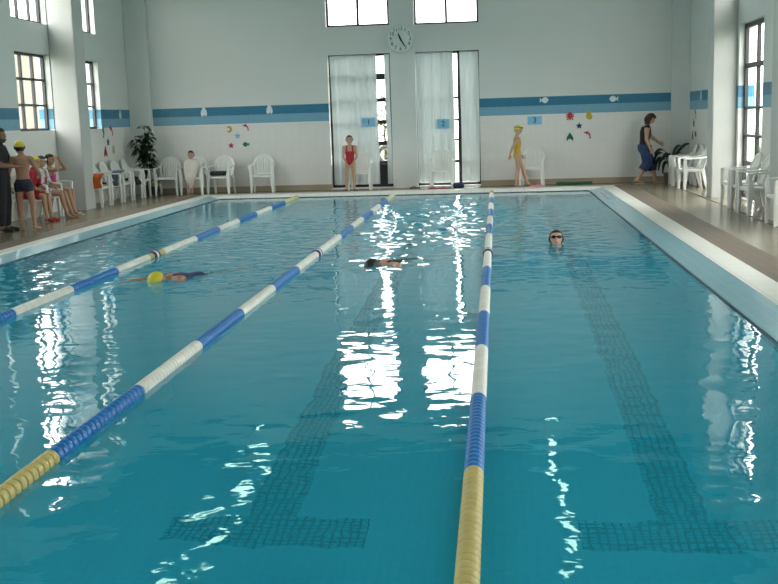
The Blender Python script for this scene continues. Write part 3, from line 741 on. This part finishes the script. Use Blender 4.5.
loft(bm, [[Vector((x, y*.16+math.sin(a*2)*.0, .055+math.sin(a)*.055*f)) for a in [0]] * 1 for x, f, y in ()] or [[Vector((x+0*a, math.cos(a)*.15*f, .06+math.sin(a)*.058*f)) for a in [2*PI*k/14 for k in range(14)]] for x, f in ((-.235, .35), (-.225, .75), (-.19, .97), (0, 1.03), (.19, .97), (.225, .75), (.235, .35))])
obj('body', bm, cmat('bag_black', (.008, .008, .012), .6), t)
bm = NB(); tube(bm, [(-.1, -.13, .09), (-.08, -.165, .05), (.08, -.165, .05), (.1, -.13, .09)], .01); obj('handle', bm, cmat('bag_black', (0, 0, 0)), t)
def flipflop(label, loc, rz, col, group, cat='sandal', size=1.0):
    t = thing('flip_flop', label, cat, loc, rz, group)
    out = [(.0, -.12), (.035, -.105), (.04, -.04), (.036, .02), (.048, .08), (.035, .125), (0, .14), (-.035, .12), (-.042, .06), (-.034, 0), (-.038, -.05), (-.034, -.105)]
    bm = NB(); prism(bm, poly(out, size), (0, 0, 0), (1, 0, 0), (0, 1, 0), .025); obj('sole', bm, cmat('flip_' + label.split()[0], col, .6), t)
    bm = NB(); tube(bm, [(-.04*size, -.01, .02), (-.02*size, .03, .05), (0, .085*size, .03)], .007); tube(bm, [(.04*size, -.01, .02), (.02*size, .03, .05), (0, .085*size, .03)], .007)
    obj('strap', bm, cmat('flip_' + label.split()[0], col), t)
flipflop('brown flip-flop on the floor between the two curtained doors', (-1.98, 26.32, 0), 1.4, (.06, .04, .03), 'flip-flops by the back wall')
flipflop('red flip-flop under the chair before the second curtain', (-1.50, 25.98, 0), 1.5, (.35, .05, .05), 'flip-flops by the back wall')
flipflop('crimson flip-flop beside the red one under that chair', (-1.24, 25.93, 0), 1.7, (.3, .04, .06), 'flip-flops by the back wall')
t = thing('rolled_towel', 'navy blue rolled towel at the foot of the second-curtain chair', 'towel', (-.92, 26.0, .055), 0)
bm = NB(); lathe(bm, (-.13, 0, 0), (1, 0, 0), [(0, .02), (.005, .05), (.03, .055), (.23, .055), (.255, .05), (.26, .02)], 14); obj('roll', bm, cmat('towel_navy', (.02, .03, .10), .9, bump=.2), t)
flipflop('pink sandal beside the front foot of the girl in yellow', (.88, 25.76, 0), -1.5, (.75, .30, .42), 'pink sandals', size=1.25)
flipflop('pink sandal under the edge of the chair below sign 3', (.95, 25.93, 0), -1.6, (.75, .30, .42), 'pink sandals', size=1.2)
bm = NB(); tube(bm, [(-.42, 0, .03), (-.2, .03, .03), (.05, -.01, .03), (.42, .02, .03)], .03, 10)
o = obj('pool_noodle', bm, cmat('noodle_green', (.02, .14, .08), .7)); o.location = (1.82, 26.38, 0); tag(o, 'thin dark green foam noodle lying by the back wall', 'pool noodle')

# ---------------------------------------------------------------- plants
def pot(t, r, h):
    bm = NB(); lathe(bm, (0, 0, 0), (0, 0, 1), [(0, r*.75), (h*.85, r), (h*.86, r*1.08), (h, r*1.08), (h, r*.92), (h*.9, r*.9), (h*.9, .0)], 20); obj('pot', bm, cmat('pot_brown', (.10, .06, .04), .6), t)
rnd = random.Random(5)
t = thing('potted_ficus', 'tall dark ficus plant in the left corner behind the chairs', 'plant', (-8.50, 26.0, 0))
pot(t, .13, .26)
bm = NB(); tips = []
for k, (dx, dy, h) in enumerate(((.02, -.02, 1.70), (-.20, -.14, 1.45), (.16, -.08, 1.15), (.1, .03, 1.55), (-.05, -.12, 1.25))):
    pts = [Vector((0, 0, .22)), Vector((dx*.2, dy*.2, h*.45)), Vector((dx*.7, dy*.7, h*.75)), Vector((dx, dy, h))]; tube(bm, pts, [.012, .01, .008, .004], 6); tips.append(pts)
obj('stem', bm, cmat('bark', (.06, .04, .025), .9), t)
bm = NB()
for pts in tips:
    for q in range(30):
        f = rnd.uniform(.42, 1.0)*3; i = min(2, int(f)); c = pts[i].lerp(pts[i+1], f-i)
        a = rnd.uniform(0, 2*PI); leaf(bm, c, Vector((math.cos(a), math.sin(a), rnd.uniform(-.3, .7))), rnd.uniform(.16, .27), .13, rnd, .5)
obj('foliage', bm, cmat('ficus_leaf', (.012, .035, .016), .35, noise=.3), t)
t = thing('potted_plant', 'low plant with long dark arching leaves by the right corner pillar', 'plant', (3.98, 25.95, 0))
pot(t, .14, .24)
bm = NB()
for pts in (((-.05, .50), (-.17, .70), (-.31, .66), (-.37, .44)), ((-.04, .44), (-.13, .58), (-.24, .52), (-.28, .30)), ((.07, .55), (.18, .74), (.32, .88), (.42, .90)), ((-.02, .52), (-.09, .72), (-.22, .78), (-.34, .68)),
            ((.05, .48), (.14, .66), (.25, .70), (.33, .60)), ((-.02, .42), (-.08, .50), (-.16, .44), (-.19, .24)), ((.04, .55), (.10, .78), (.20, .86), (.30, .78)), ((-.06, .46), (-.2, .60), (-.30, .52), (-.33, .30)),
            ((.02, .45), (.06, .60), (.0, .68), (-.10, .60)), ((.03, .42), (.10, .52), (.18, .48), (.22, .32)), ((-.01, .5), (-.03, .68), (-.12, .66), (-.2, .54))):
    dy = rnd.uniform(-.22, .12); P = [Vector((0, 0, .2))] + [Vector((x, dy*f, z)) for (x, z), f in zip(pts, (.3, .6, .85, 1))]; Q = []
    for i in range(len(P)-1):
        for f in (0, .33, .66):
            p0, p1, p2, p3 = P[max(i-1, 0)], P[i], P[i+1], P[min(i+2, len(P)-1)]
            Q.append(.5*((2*p1) + (p2-p0)*f + (2*p0-5*p1+4*p2-p3)*f*f + (3*p1-p0-3*p2+p3)*f**3))
    Q.append(P[-1]); n = len(Q)
    ribbon(bm, Q, (-.35, 1, .45), [.012 if i < 3 else .012 + .105*math.sin(PI*(i-2)/(n-1.6))**.8 for i in range(n)], .004)
obj('foliage', bm, cmat('strap_leaf', (.008, .02, .012), .35, noise=.3), t)

# ---------------------------------------------------------------- people
def V3(*a): return Vector(a)
STAND = dict(pelvis=(0, 0, .53), waist=(0, 0, .62), chest=(0, .004, .73), sho=(0, -.004, .80), neck=(0, .0, .855), head=(0, .018, .932),
             hipL=(-.052, 0, .51), hipR=(.052, 0, .51), kneeL=(-.056, .006, .285), kneeR=(.056, .006, .285), ankL=(-.056, -.012, .045), ankR=(.056, -.012, .045),
             toeL=(-.064, .085, .014), toeR=(.064, .085, .014), shL=(-.104, -.004, .795), shR=(.104, -.004, .795), elL=(-.135, -.015, .63), elR=(.135, -.015, .63),
             wrL=(-.14, .02, .49), wrR=(.14, .02, .49), hdL=(-.13, .05, .43), hdR=(.13, .05, .43))
def sit_pose(s, lean=0.0):
    d = dict(STAND)
    z = s+.062
    d.update(pelvis=(0, 0, z), waist=(0, lean*.3, z+.09), chest=(0, lean*.7, z+.20), sho=(0, lean, z+.265), neck=(0, lean*1.1, z+.32), head=(0, lean*1.25+.015, z+.40),
             hipL=(-.052, .01, z-.012), hipR=(.052, .01, z-.012), kneeL=(-.062, .25, s+.03), kneeR=(.062, .25, s+.03), ankL=(-.06, .27, .05), ankR=(.06, .27, .05),
             toeL=(-.065, .36, .014), toeR=(.065, .36, .014), shL=(-.104, lean, z+.26), shR=(.104, lean, z+.26), elL=(-.135, .04+lean*.5, z+.10), elR=(.135, .04+lean*.5, z+.10),
             wrL=(-.08, .16, z+.07), wrR=(.08, .16, z+.07), hdL=(-.06, .21, z+.05), hdR=(.06, .21, z+.05))
    return d
def seg_t(p, a, b):
    d = b-a; t = max(0, min(1, (p-a).dot(d)/max(d.length_squared, 1e-9))); return t, (p-(a+d*t)).length
def person(label, loc, rz, H, pose, skin, face=(0, 1, 0), head_up=(0, 0, 1), girth=1.0, headf=.14, garments=(), hair=None, cap=None, group=None, beard=None, sandals=None, goggles=None, tilt=None, handopen=True):
    J = {k: Vector(v)*H for k, v in pose.items()}
    t = thing('person', label, 'person', loc, rz, group)
    if tilt is not None: t.rotation_euler = tilt
    g = girth*H; lat = (J['shR']-J['shL']).normalized(); lath = (J['hipR']-J['hipL']).normalized()
    F = Vector(face).normalized(); U = Vector(head_up); U = (U - F*U.dot(F)).normalized(); R = F.cross(U)
    bm = NB()
    # torso: ellipses up the spine
    spine = [(J['pelvis']-(J['waist']-J['pelvis'])*.75, .052, .048, lath), (J['pelvis']-(J['waist']-J['pelvis'])*.4, .082, .060, lath), (J['pelvis'], .088, .062, lath), (J['pelvis'].lerp(J['waist'], .6), .076, .054, lath), (J['waist'], .070, .050, lat),
             (J['chest'], .086, .062, lat), (J['sho'], .098, .050, lat), (J['sho'].lerp(J['neck'], .45), .060, .036, lat), (J['neck'], .027, .027, lat)]
    rings = []
    for i, (c, rx, ry, la) in enumerate(spine):
        d = (spine[min(i+1, len(spine)-1)][0]-spine[max(i-1, 0)][0]).normalized(); la = (la-d*la.dot(d)).normalized(); fr = d.cross(la)
        rings.append([c + la*math.cos(a)*rx*g + fr*math.sin(a)*ry*g for a in [2*PI*k/18 for k in range(18)]])
    loft(bm, rings)
    capsule(bm, J['neck']-(J['head']-J['neck'])*.35, J['neck'].lerp(J['head'], .5), .032*g, .027*g)
    hh = headf*H/2
    ellipsoid(bm, J['head']+U*hh*.12-F*hh*.06, (R*hh*.74, F*hh*.90, U*hh*.88))
    ellipsoid(bm, J['head']-U*hh*.42+F*hh*.16, (R*hh*.56, F*hh*.60, U*hh*.58))
    capsule(bm, J['head']+F*hh*.78+U*hh*.12, J['head']+F*hh*.95-U*hh*.20, hh*.07, hh*.13)
    for s in (-1, 1): ellipsoid(bm, J['head']+R*s*hh*.74-U*hh*.02-F*hh*.05, (R*hh*.09, F*hh*.14, U*hh*.24), 8, 6)
    bones = [('torso', J['pelvis'], J['sho'], .075*g), ('neck', J['neck'], J['neck'].lerp(J['head'], .45), .03*g), ('head', J['head']-U*hh*.3, J['head']+U*hh*.3, hh*.75)]
    fing = []
    for s in 'LR':
        hip, kn, an, to = [J[k+s] for k in ('hip', 'knee', 'ank', 'toe')]
        capsule(bm, hip, kn, .052*g, .034*g); calf = kn.lerp(an, .3) - (to-an).normalized()*.006*g
        capsule(bm, kn, calf, .033*g, .034*g); capsule(bm, calf, an, .034*g, .020*g)
        fd = (to-an); upv = (kn-an).normalized(); heel = an - fd.normalized()*.018*H - upv*.022*H
        capsule(bm, heel, to, .022*H, .018*H, .75, upv); capsule(bm, an, heel.lerp(to, .45), .021*H, .020*H)
        bones += [('thigh'+s, hip, kn, .045*g), ('shin'+s, kn, an, .03*g), ('foot'+s, heel, to, .02*H)]
        sh, el, wr, hd = [J[k+s] for k in ('sh', 'el', 'wr', 'hd')]
        capsule(bm, J['sho'].lerp(sh, .55), sh, .036*g, .034*g); capsule(bm, sh, el, .032*g, .022*g); capsule(bm, el, el.lerp(wr, .3), .023*g, .024*g); capsule(bm, el.lerp(wr, .3), wr, .024*g, .015*g)
        hdir = (hd-wr).normalized(); sgn = 1 if s == 'R' else -1
        pn = lat*sgn*-1; pn = pn - hdir*pn.dot(hdir); pn = pn.normalized() if pn.length > .1 else frame_of(hdir)[0]
        sd = hdir.cross(pn)
        if sd.y < 0: sd = -sd
        pl = .05*H; capsule(bm, wr, wr+hdir*pl, .016*H, .023*H, .42, pn)
        bones += [('uarm'+s, sh, el, .027*g), ('farm'+s, el, wr, .02*g), ('hand'+s, wr, wr+hdir*pl, .02*H)]
        for k, (o_, L) in enumerate(((-.017, .036), (-.006, .043), (.006, .045), (.017, .040))):
            b0 = wr+hdir*pl*.9+sd*o_*H; d1 = (hdir+sd*o_*6+pn*.25).normalized(); m1 = b0+d1*L*H*.55; d2 = (hdir+sd*o_*4+pn*.75).normalized()
            fing.append((b0, m1, .0056*H, .0050*H)); fing.append((m1, m1+d2*L*H*.5, .0050*H, .0042*H))
        b0 = wr+hdir*pl*.35+sd*.018*H; d1 = (hdir+sd*.9+pn*.4).normalized(); m1 = b0+d1*.022*H; fing += [(b0, m1, .0068*H, .006*H), (m1, m1+(hdir+sd*.2+pn*.4).normalized()*.022*H, .006*H, .005*H)]
    bmesh.ops.recalc_face_normals(bm, faces=bm.faces)
    me = bpy.data.meshes.new('tmp'); bm.to_mesh(me); bm.free()
    o = bpy.data.objects.new('tmp', me); COL.objects.link(o)
    md = o.modifiers.new('r', 'REMESH'); md.mode = 'VOXEL'; md.voxel_size = max(.008, .0068*H)
    ms = o.modifiers.new('s', 'SMOOTH'); ms.iterations = 4; ms.factor = .5
    me2 = bpy.data.meshes.new_from_object(o.evaluated_get(bpy.context.evaluated_depsgraph_get())); bpy.data.objects.remove(o)
    bm = NB(); bm.from_mesh(me2); nbody = len(bm.faces)
    # garments, cap and hair follow the body surface
    bm.faces.ensure_lookup_table(); bm.normal_update()
    info = []
    P0, S0 = J['pelvis'], J['sho']; ax = (S0-P0)
    for f in bm.faces:
        c = f.calc_center_median(); best = None
        for nme, a, b, r in bones:
            tt, d = seg_t(c, a, b)
            if best is None or d-r < best[0]: best = (d-r, nme, tt)
        t_ = (c-P0).dot(ax)/ax.length_squared; u_ = (c-(P0+ax*t_)).dot(lat)/(H*.1)
        q = c-J['head']; info.append((best[1], best[2], t_, u_, q.dot(U)/hh, q.dot(F)/hh, c))
    def shell(nm, pred, off, m, rough_=0, flare=None):
        keep = [f for f, i in zip(bm.faces, info) if pred(*i)]
        if not keep: return
        b2 = NB(); mp = {}
        for f in keep:
            vs = []
            for v in f.verts:
                if v.index not in mp:
                    k = off if flare is None else flare(v.co)
                    mp[v.index] = b2.verts.new(v.co + v.normal*(k + (random.uniform(-1, 1)*rough_)))
                vs.append(mp[v.index])
            b2.faces.new(vs)
        for _ in range(2): bmesh.ops.smooth_vert(b2, verts=[v for v in b2.verts if v.is_boundary], factor=.5, use_axis_x=True, use_axis_y=True, use_axis_z=True)
        g_ = obj(nm, b2, m, t); sm = g_.modifiers.new('thickness', 'SOLIDIFY'); sm.thickness = min(off, .012)+.004; sm.offset = -1
        return g_
    bm.verts.ensure_lookup_table(); bm.verts.index_update()
    for gd in garments: shell(*gd)
    if cap: shell('swim_cap', lambda b, tb, t_, u_, hu, hf, c: b == 'head' and hu > .22 + .32*hf and hu > -.3, .006*H, cap)
    if hair:
        cut, off, m = hair
        shell('hair', cut, off, m, off*.15)
    if beard: shell('beard', lambda b, tb, t_, u_, hu, hf, c: b in ('head', 'neck') and hu < -.38 and hf > .05, .008*H, beard)
    for a, b, ra, rb in fing: capsule(bm, a, b, ra, rb, n=8)
    body = obj('body', bm, skin, t)
    eyem, lipm = cmat('eye_dark', (.02, .015, .012), .2), cmat('lips', (.36, .07, .07), .5)
    for s in (-1, 1):
        b2 = NB(); ellipsoid(b2, J['head']+R*s*hh*.30+F*hh*.78+U*hh*.12, (R*hh*.12, F*hh*.08, U*hh*.07), 10, 6); obj('eye', b2, eyem, t)
    b2 = NB(); ellipsoid(b2, J['head']+F*hh*.76-U*hh*.50, (R*hh*.22, F*hh*.06, U*hh*.06), 10, 6); obj('mouth', b2, lipm, t)
    if goggles is not None:
        gh, gm = goggles
        b2 = NB()
        for s in (-1, 1): ellipsoid(b2, J['head']+R*s*hh*.32+F*hh*.80+U*hh*gh, (R*hh*.29, F*hh*.16, U*hh*.20), 12, 7)
        tube(b2, [J['head']+(R*math.cos(a)*hh*.84+F*math.sin(a)*hh*.98)+U*hh*gh for a in [2*PI*k/24 for k in range(25)]], hh*.06, 6)
        obj('goggles', b2, gm, t)
    if sandals:
        for s in 'LR':
            an, to = J['ank'+s], J['toe'+s]; d = (to-an); d.z = 0; d.normalize(); sx = V3(d.y, -d.x, 0)
            b2 = NB(); c0 = (an+to)/2; c0.z = 0; prism(b2, [(x*H*.75, y*H*.75) for x, y in ((0, -.10), (.03, -.09), (.034, 0), (.04, .07), (.02, .115), (-.02, .115), (-.036, .06), (-.032, 0), (-.03, -.09))], c0, sx, d, .014)
            tube(b2, [c0-sx*.032*H+V3(0, 0, .008)+d*.02*H, c0+V3(0, 0, .035*H)+d*.03*H, c0+sx*.032*H+V3(0, 0, .008)+d*.02*H], .009, 6)
            obj('sandal', b2, sandals, t)
    return t
def upd(base, **k): d = dict(base); d.update(k); return d
SK1, SK2, SK3, SK4 = cmat('skin_tan', (.36, .19, .115), .5, sss=.05), cmat('skin_light', (.52, .31, .215), .5, sss=.05), cmat('skin_olive', (.42, .24, .15), .5, sss=.05), cmat('skin_brown', (.27, .14, .085), .5, sss=.05)
CAPY = cmat('cap_yellow', (.55, .47, .02), .45)
BLK, DHAIR, BHAIR = cmat('cloth_black', (.012, .012, .014), .8), cmat('hair_dark', (.012, .009, .008), .5), cmat('hair_brown', (.06, .028, .017), .5)
TORSO = lambda lo, hi: (lambda b, tb, t_, u_, hu, hf, c: b == 'torso' and lo < t_ < hi)
def onepiece(b, tb, t_, u_, hu, hf, c):
    if b.startswith('thigh'): return tb < .10 and t_ > -.26 and abs(u_) < .72
    if b == 'torso' or b.startswith('uarm') and tb < .03: return t_ < .72 - .05*abs(u_) or (t_ < 1.08 and .38 < abs(u_) < .66)
    return False
def trunks(k): return lambda b, tb, t_, u_, hu, hf, c: (b == 'torso' and t_ < .16) or (b.startswith('thigh') and tb < k)
HAIRCAP = lambda b, tb, t_, u_, hu, hf, c: b == 'head' and (hu > .38+.25*hf or hf < -.12 and hu > -.55) 
LONGH = lambda b, tb, t_, u_, hu, hf, c: (b == 'head' and (hu > .42+.25*hf or hf < .05)) or (b == 'neck' and hf < -.1)

# man in black, partly cut off on the left: faces right, one arm out to the boy
man = person('bearded man in black standing at the left edge beside the boy', (-8.24, 17.55, 0), EAST+.1, 1.72,
    upd(STAND, kneeL=(-.06, .012, .285), ankL=(-.065, .0, .045), toeL=(-.075, .095, .014), elR=(.15, .06, .645), wrR=(.13, .20, .63), hdR=(.12, .27, .632), elL=(-.14, .05, .64), wrL=(-.1, .16, .62), hdL=(-.09, .22, .62)), SK4,
    face=(.1, 1, -.12), headf=.135, girth=1.08,
    garments=(('shirt', lambda b, tb, t_, u_, hu, hf, c: (b == 'torso' and t_ > .0) or (b.startswith('uarm') and tb < .85), .018, BLK),
              ('trousers', lambda b, tb, t_, u_, hu, hf, c: (b == 'torso' and t_ < .1) or b.startswith('thigh') or (b.startswith('shin') and tb < .96), .024, cmat('trousers_black', (.014, .014, .018), .85)),
              ('shoe', lambda b, tb, t_, u_, hu, hf, c: b.startswith('foot'), .010, cmat('shoe_black', (.015, .014, .013), .4))),
    hair=(HAIRCAP, .012, DHAIR), beard=cmat('beard_grey', (.07, .065, .06), .8))
# boy seen from behind
person('boy in yellow swim cap and dark trunks seen from behind beside the man', (-7.93, 17.70, 0), .12, 1.50,
    upd(STAND, head=(-.02, .03, .925), ankL=(-.06, .02, .045), toeL=(-.075, .11, .014), kneeL=(-.07, .03, .285), ankR=(.09, .0, .045), toeR=(.12, .08, .014), kneeR=(.08, .02, .285),
        elR=(.16, .04, .66), wrR=(.15, .16, .60), hdR=(.12, .21, .585), elL=(-.15, -.03, .63), wrL=(-.155, .0, .49), hdL=(-.15, .03, .43)), SK1,
    face=(-.25, 1, -.1), headf=.15, garments=(('trunks', trunks(.32), .008, cmat('trunks_navy', (.012, .014, .03), .7)),), cap=CAPY,
    hair=(lambda b, tb, t_, u_, hu, hf, c: b == 'head' and hf < -.1 and -.6 < hu < .2, .006, DHAIR))
# three seated on the left chairs
person('person in red robe and yellow cap seated behind the boy', (-8.58, 19.3, 0), EAST-.05, 1.42, sit_pose(.43/1.42, .10), SK3, headf=.15,
    garments=(('robe', lambda b, tb, t_, u_, hu, hf, c: b == 'torso' or b.startswith('uarm') or b.startswith('thigh') and tb < .8 or b.startswith('farm') and tb < .7, .02, cmat('robe_red', (.32, .015, .025), .85)),
              ('shoe', lambda b, tb, t_, u_, hu, hf, c: b.startswith('foot'), .008, cmat('shoe_red', (.40, .02, .03), .6))), cap=CAPY, hair=(lambda b, tb, t_, u_, hu, hf, c: b == 'head' and hf < -.1 and -.6 < hu < .2, .006, DHAIR))
person('seated girl with a pale patterned towel over a red swimsuit', (-8.56, 19.95, 0), EAST+.0, 1.40, upd(sit_pose(.43/1.4, -.01), kneeL=(-.06, .27, .335), kneeR=(.06, .27, .335), ankL=(-.06, .36, .05), ankR=(.06, .34, .05), toeL=(-.065, .45, .014), toeR=(.065, .43, .014)), SK3, face=(-.3, 1, -.15), headf=.15,
    garments=(('swimsuit', onepiece, .006, cmat('suit_red', (.38, .015, .03), .6)),
              ('towel', lambda b, tb, t_, u_, hu, hf, c: ((b == 'torso' or b.startswith('uarm')) and (abs(u_) > .45 or t_ < .35) and t_ > -.3) or (b.startswith('thigh') and .1 < tb < .55), .022, cmat('towel_pattern', (.55, .60, .66), .9, noise=.45, scale=14))),
    hair=(HAIRCAP, .012, BHAIR), goggles=(.45, cmat('goggle_white', (.7, .7, .7), .3)))
person('seated girl in magenta swimsuit raising both hands to her head', (-8.66, 20.64, 0), EAST+.05, 1.42,
    upd(sit_pose(.43/1.42, -.02), elL=(-.16, .14, .63), wrL=(-.07, .10, .76), hdL=(-.035, .06, .80), elR=(.16, .14, .63), wrR=(.07, .10, .76), hdR=(.035, .06, .80), kneeR=(.06, .24, .345), ankR=(.06, .30, .05), toeR=(.065, .39, .014)), SK3, face=(.15, 1, -.1), headf=.15,
    garments=(('swimsuit', onepiece, .007, cmat('suit_magenta', (.42, .01, .13), .6)),), hair=(LONGH, .014, DHAIR), sandals=cmat('sandal_pale', (.6, .55, .5), .7))
# child wrapped in towel on the back-wall chair
wr_pose = upd(sit_pose(.43/1.15, .04), ankL=(-.035, .22, .10), ankR=(.035, .22, .10), kneeL=(-.04, .24, .37), kneeR=(.04, .24, .37), toeL=(-.04, .29, .045), toeR=(.04, .29, .045), elL=(-.11, .07, .55), elR=(.11, .07, .55), wrL=(-.03, .12, .56), wrR=(.03, .12, .56), hdL=(-.015, .11, .60), hdR=(.015, .11, .60))
child = person('child wrapped in a white towel sitting on a back-wall chair', (-7.36, 26.0, 0), SOUTH, 1.15, wr_pose, SK2, headf=.165, hair=(HAIRCAP, .012, DHAIR))
bm = NB(); rings = []
for (z, y, rx, ry) in ((.86, .03, .06, .06), (.84, .035, .135, .095), (.77, .05, .185, .12), (.66, .09, .185, .14), (.56, .14, .165, .17), (.50, .19, .155, .16), (.42, .26, .12, .095), (.32, .27, .09, .075), (.22, .26, .06, .05), (.16, .255, .03, .03)):
    rings.append([Vector((math.cos(a)*rx*(1+.05*math.sin(5*a+z*9)), y+math.sin(a)*ry*(1+.06*math.sin(7*a+z*14)), z)) for a in [2*PI*k/36 for k in range(36)]])
loft(bm, rings); obj('towel', bm, cmat('towel_white', (.66, .60, .55), .95, noise=.1, bump=.3, scale=40), child)
# girl in red
person('girl in red swimsuit standing with clasped hands before the first curtain', (-3.50, 26.02, 0), SOUTH+.1, 1.30,
    upd(STAND, kneeL=(-.06, .012, .285), kneeR=(.075, .0, .285), ankL=(-.065, .0, .045), ankR=(.085, -.03, .045), toeL=(-.09, .08, .014), toeR=(.12, .05, .014),
        elL=(-.125, .02, .62), wrL=(-.05, .105, .50), hdL=(-.005, .12, .45), elR=(.125, .02, .62), wrR=(.05, .11, .485), hdR=(.012, .13, .435)), SK2, headf=.155,
    garments=(('swimsuit', onepiece, .007, cmat('suit_crimson', (.42, .01, .03), .55)),), hair=(LONGH, .010, cmat('hair_mid', (.09, .055, .035), .6)), sandals=cmat('sandal_black', (.015, .015, .018), .6))
# girl in yellow
person('girl in yellow swimsuit and cap stepping beside the chair under sign 3', (.47, 25.92, 0), EAST+.2, 1.42,
    upd(STAND, kneeL=(-.03, .10, .30), ankL=(-.03, .17, .055), toeL=(-.03, .255, .02), kneeR=(.05, .0, .285), ankR=(.05, -.03, .045), toeR=(.06, .06, .014), hipL=(-.05, .01, .51),
        elR=(.14, -.10, .67), wrR=(.145, -.155, .54), hdR=(.14, -.16, .48), elL=(-.13, .0, .63), wrL=(-.12, .09, .52), hdL=(-.10, .12, .47)), SK2, face=(-.05, 1, -.15), headf=.148,
    garments=(('swimsuit', onepiece, .007, cmat('suit_yellow', (.58, .38, .03), .55)),), cap=CAPY, goggles=(.55, cmat('goggle_dark', (.03, .03, .05), .2)))
# woman walking
WAV = cmat('hair_auburn', (.05, .018, .012), .6)
woman = person('woman in black top and blue cropped trousers walking by the back wall', (3.41, 26.0, 0), EAST+.05, 1.62,
    upd(STAND, sho=(0, .02, .80), chest=(0, .014, .73), neck=(0, .045, .85), head=(0, .085, .915), shL=(-.10, .02, .79), shR=(.10, .02, .79), kneeR=(.055, .03, .29), ankR=(.055, -.11, .06), toeR=(.06, -.03, .016), kneeL=(-.05, .10, .29), ankL=(-.05, .17, .048), toeL=(-.055, .26, .016),
        elR=(.135, .0, .635), wrR=(.135, .055, .50), hdR=(.125, .08, .44), elL=(-.12, .12, .66), wrL=(-.11, .22, .58), hdL=(-.105, .27, .55)), SK2, face=(.1, 1, -.75), headf=.135, girth=1.18,
    garments=(('top', lambda b, tb, t_, u_, hu, hf, c: (b == 'torso' and -.05 < t_ < 1.02 and not (t_ > .93 and abs(u_) < .28)) or (b.startswith('uarm') and tb < .02), .012, BLK),
              ('trousers', lambda b, tb, t_, u_, hu, hf, c: (b == 'torso' and t_ < .08) or b.startswith('thigh') or (b.startswith('shin') and tb < .42), .042, cmat('denim_blue', (.022, .05, .12), .85, noise=.2))),
    hair=(LONGH, .03, WAV), sandals=cmat('sandal_pink', (.5, .40, .38), .7))
bm = NB(); hc = V3(0, .085, .915)*1.62
ellipsoid(bm, hc+V3(0, -.075, -.03), ((.085, 0, 0), (0, .07, .02), (0, -.03, .10))); ellipsoid(bm, hc+V3(.03, -.085, -.13), ((.06, 0, 0), (0, .05, 0), (0, -.02, .08))); ellipsoid(bm, hc+V3(-.035, -.08, -.12), ((.06, 0, 0), (0, .05, 0), (0, -.02, .08)))
obj('hair', bm, WAV, woman)
# swimmers
SWIM = dict(pelvis=(0, 0, .53), waist=(0, 0, .62), chest=(0, .0, .73), sho=(0, 0, .80), neck=(0, .0, .855), head=(0, .01, .932))
prone = upd(STAND, shL=(-.11, 0, .81), shR=(.11, 0, .81), toeL=(-.05, .03, -.02), toeR=(.05, .03, -.02), ankL=(-.05, 0, .045), ankR=(.05, 0, .045))
person('swimmer in yellow cap doing front crawl by the left lane rope', (-3.10, 13.12, -.24), 0, 1.5,
    upd(prone, elR=(.2, .02, .92), wrR=(.2, .04, 1.07), hdR=(.2, .06, 1.13), elL=(-.16, .06, .72), wrL=(-.17, .12, .60), hdL=(-.17, .14, .55)), SK1, face=(0, .9, .35), head_up=(0, -.35, .9), headf=.155,
    garments=(('swimsuit', onepiece, .006, cmat('suit_navy', (.02, .03, .10), .6)),), cap=CAPY, tilt=(math.radians(-82.5), 0, math.radians(146)))
person('dark-haired swimmer face down among the splashes between two lane ropes', (-.63, 14.2, -.27), 0, 1.6,
    upd(prone, elR=(.17, .04, .90), wrR=(.17, .09, 1.02), hdR=(.17, .11, 1.08), elL=(-.2, -.02, .86), wrL=(-.28, .03, .95), hdL=(-.32, .05, .98)), SK2, face=(0, .9, .4), head_up=(0, -.4, .9), headf=.145,
    garments=(('swimsuit', onepiece, .006, BLK),), hair=(LONGH, .012, DHAIR), tilt=(math.radians(-83), 0, math.radians(143)))
person('swimmer with black goggles and wet dark hair facing the camera', (.78, 14.95, -1.46), 0, 1.55,
    upd(STAND, head=(0, .03, .935), elL=(-.2, .04, .72), wrL=(-.30, .10, .66), hdL=(-.34, .13, .64), elR=(.2, .04, .72), wrR=(.30, .10, .66), hdR=(.34, .13, .64), sho=(0, .03, .80), pelvis=(0, -.1, .56), hipL=(-.052, -.1, .54), hipR=(.052, -.1, .54), waist=(0, -.05, .64), kneeL=(-.06, -.25, .44), kneeR=(.06, -.25, .44), ankL=(-.06, -.42, .36), ankR=(.06, -.42, .36), toeL=(-.06, -.5, .33), toeR=(.06, -.5, .33), shL=(-.104, .03, .795), shR=(.104, .03, .795)), SK2,
    face=(.05, 1, .25), headf=.15, garments=(('swimsuit', onepiece, .006, BLK),), hair=(lambda b, tb, t_, u_, hu, hf, c: b == 'head' and (hu > .55+.2*hf or hf < .2 and hu > -.7), .012, DHAIR),
    goggles=(.14, cmat('goggle_black', (.004, .004, .005), .2)), tilt=(0, 0, PI+.05))
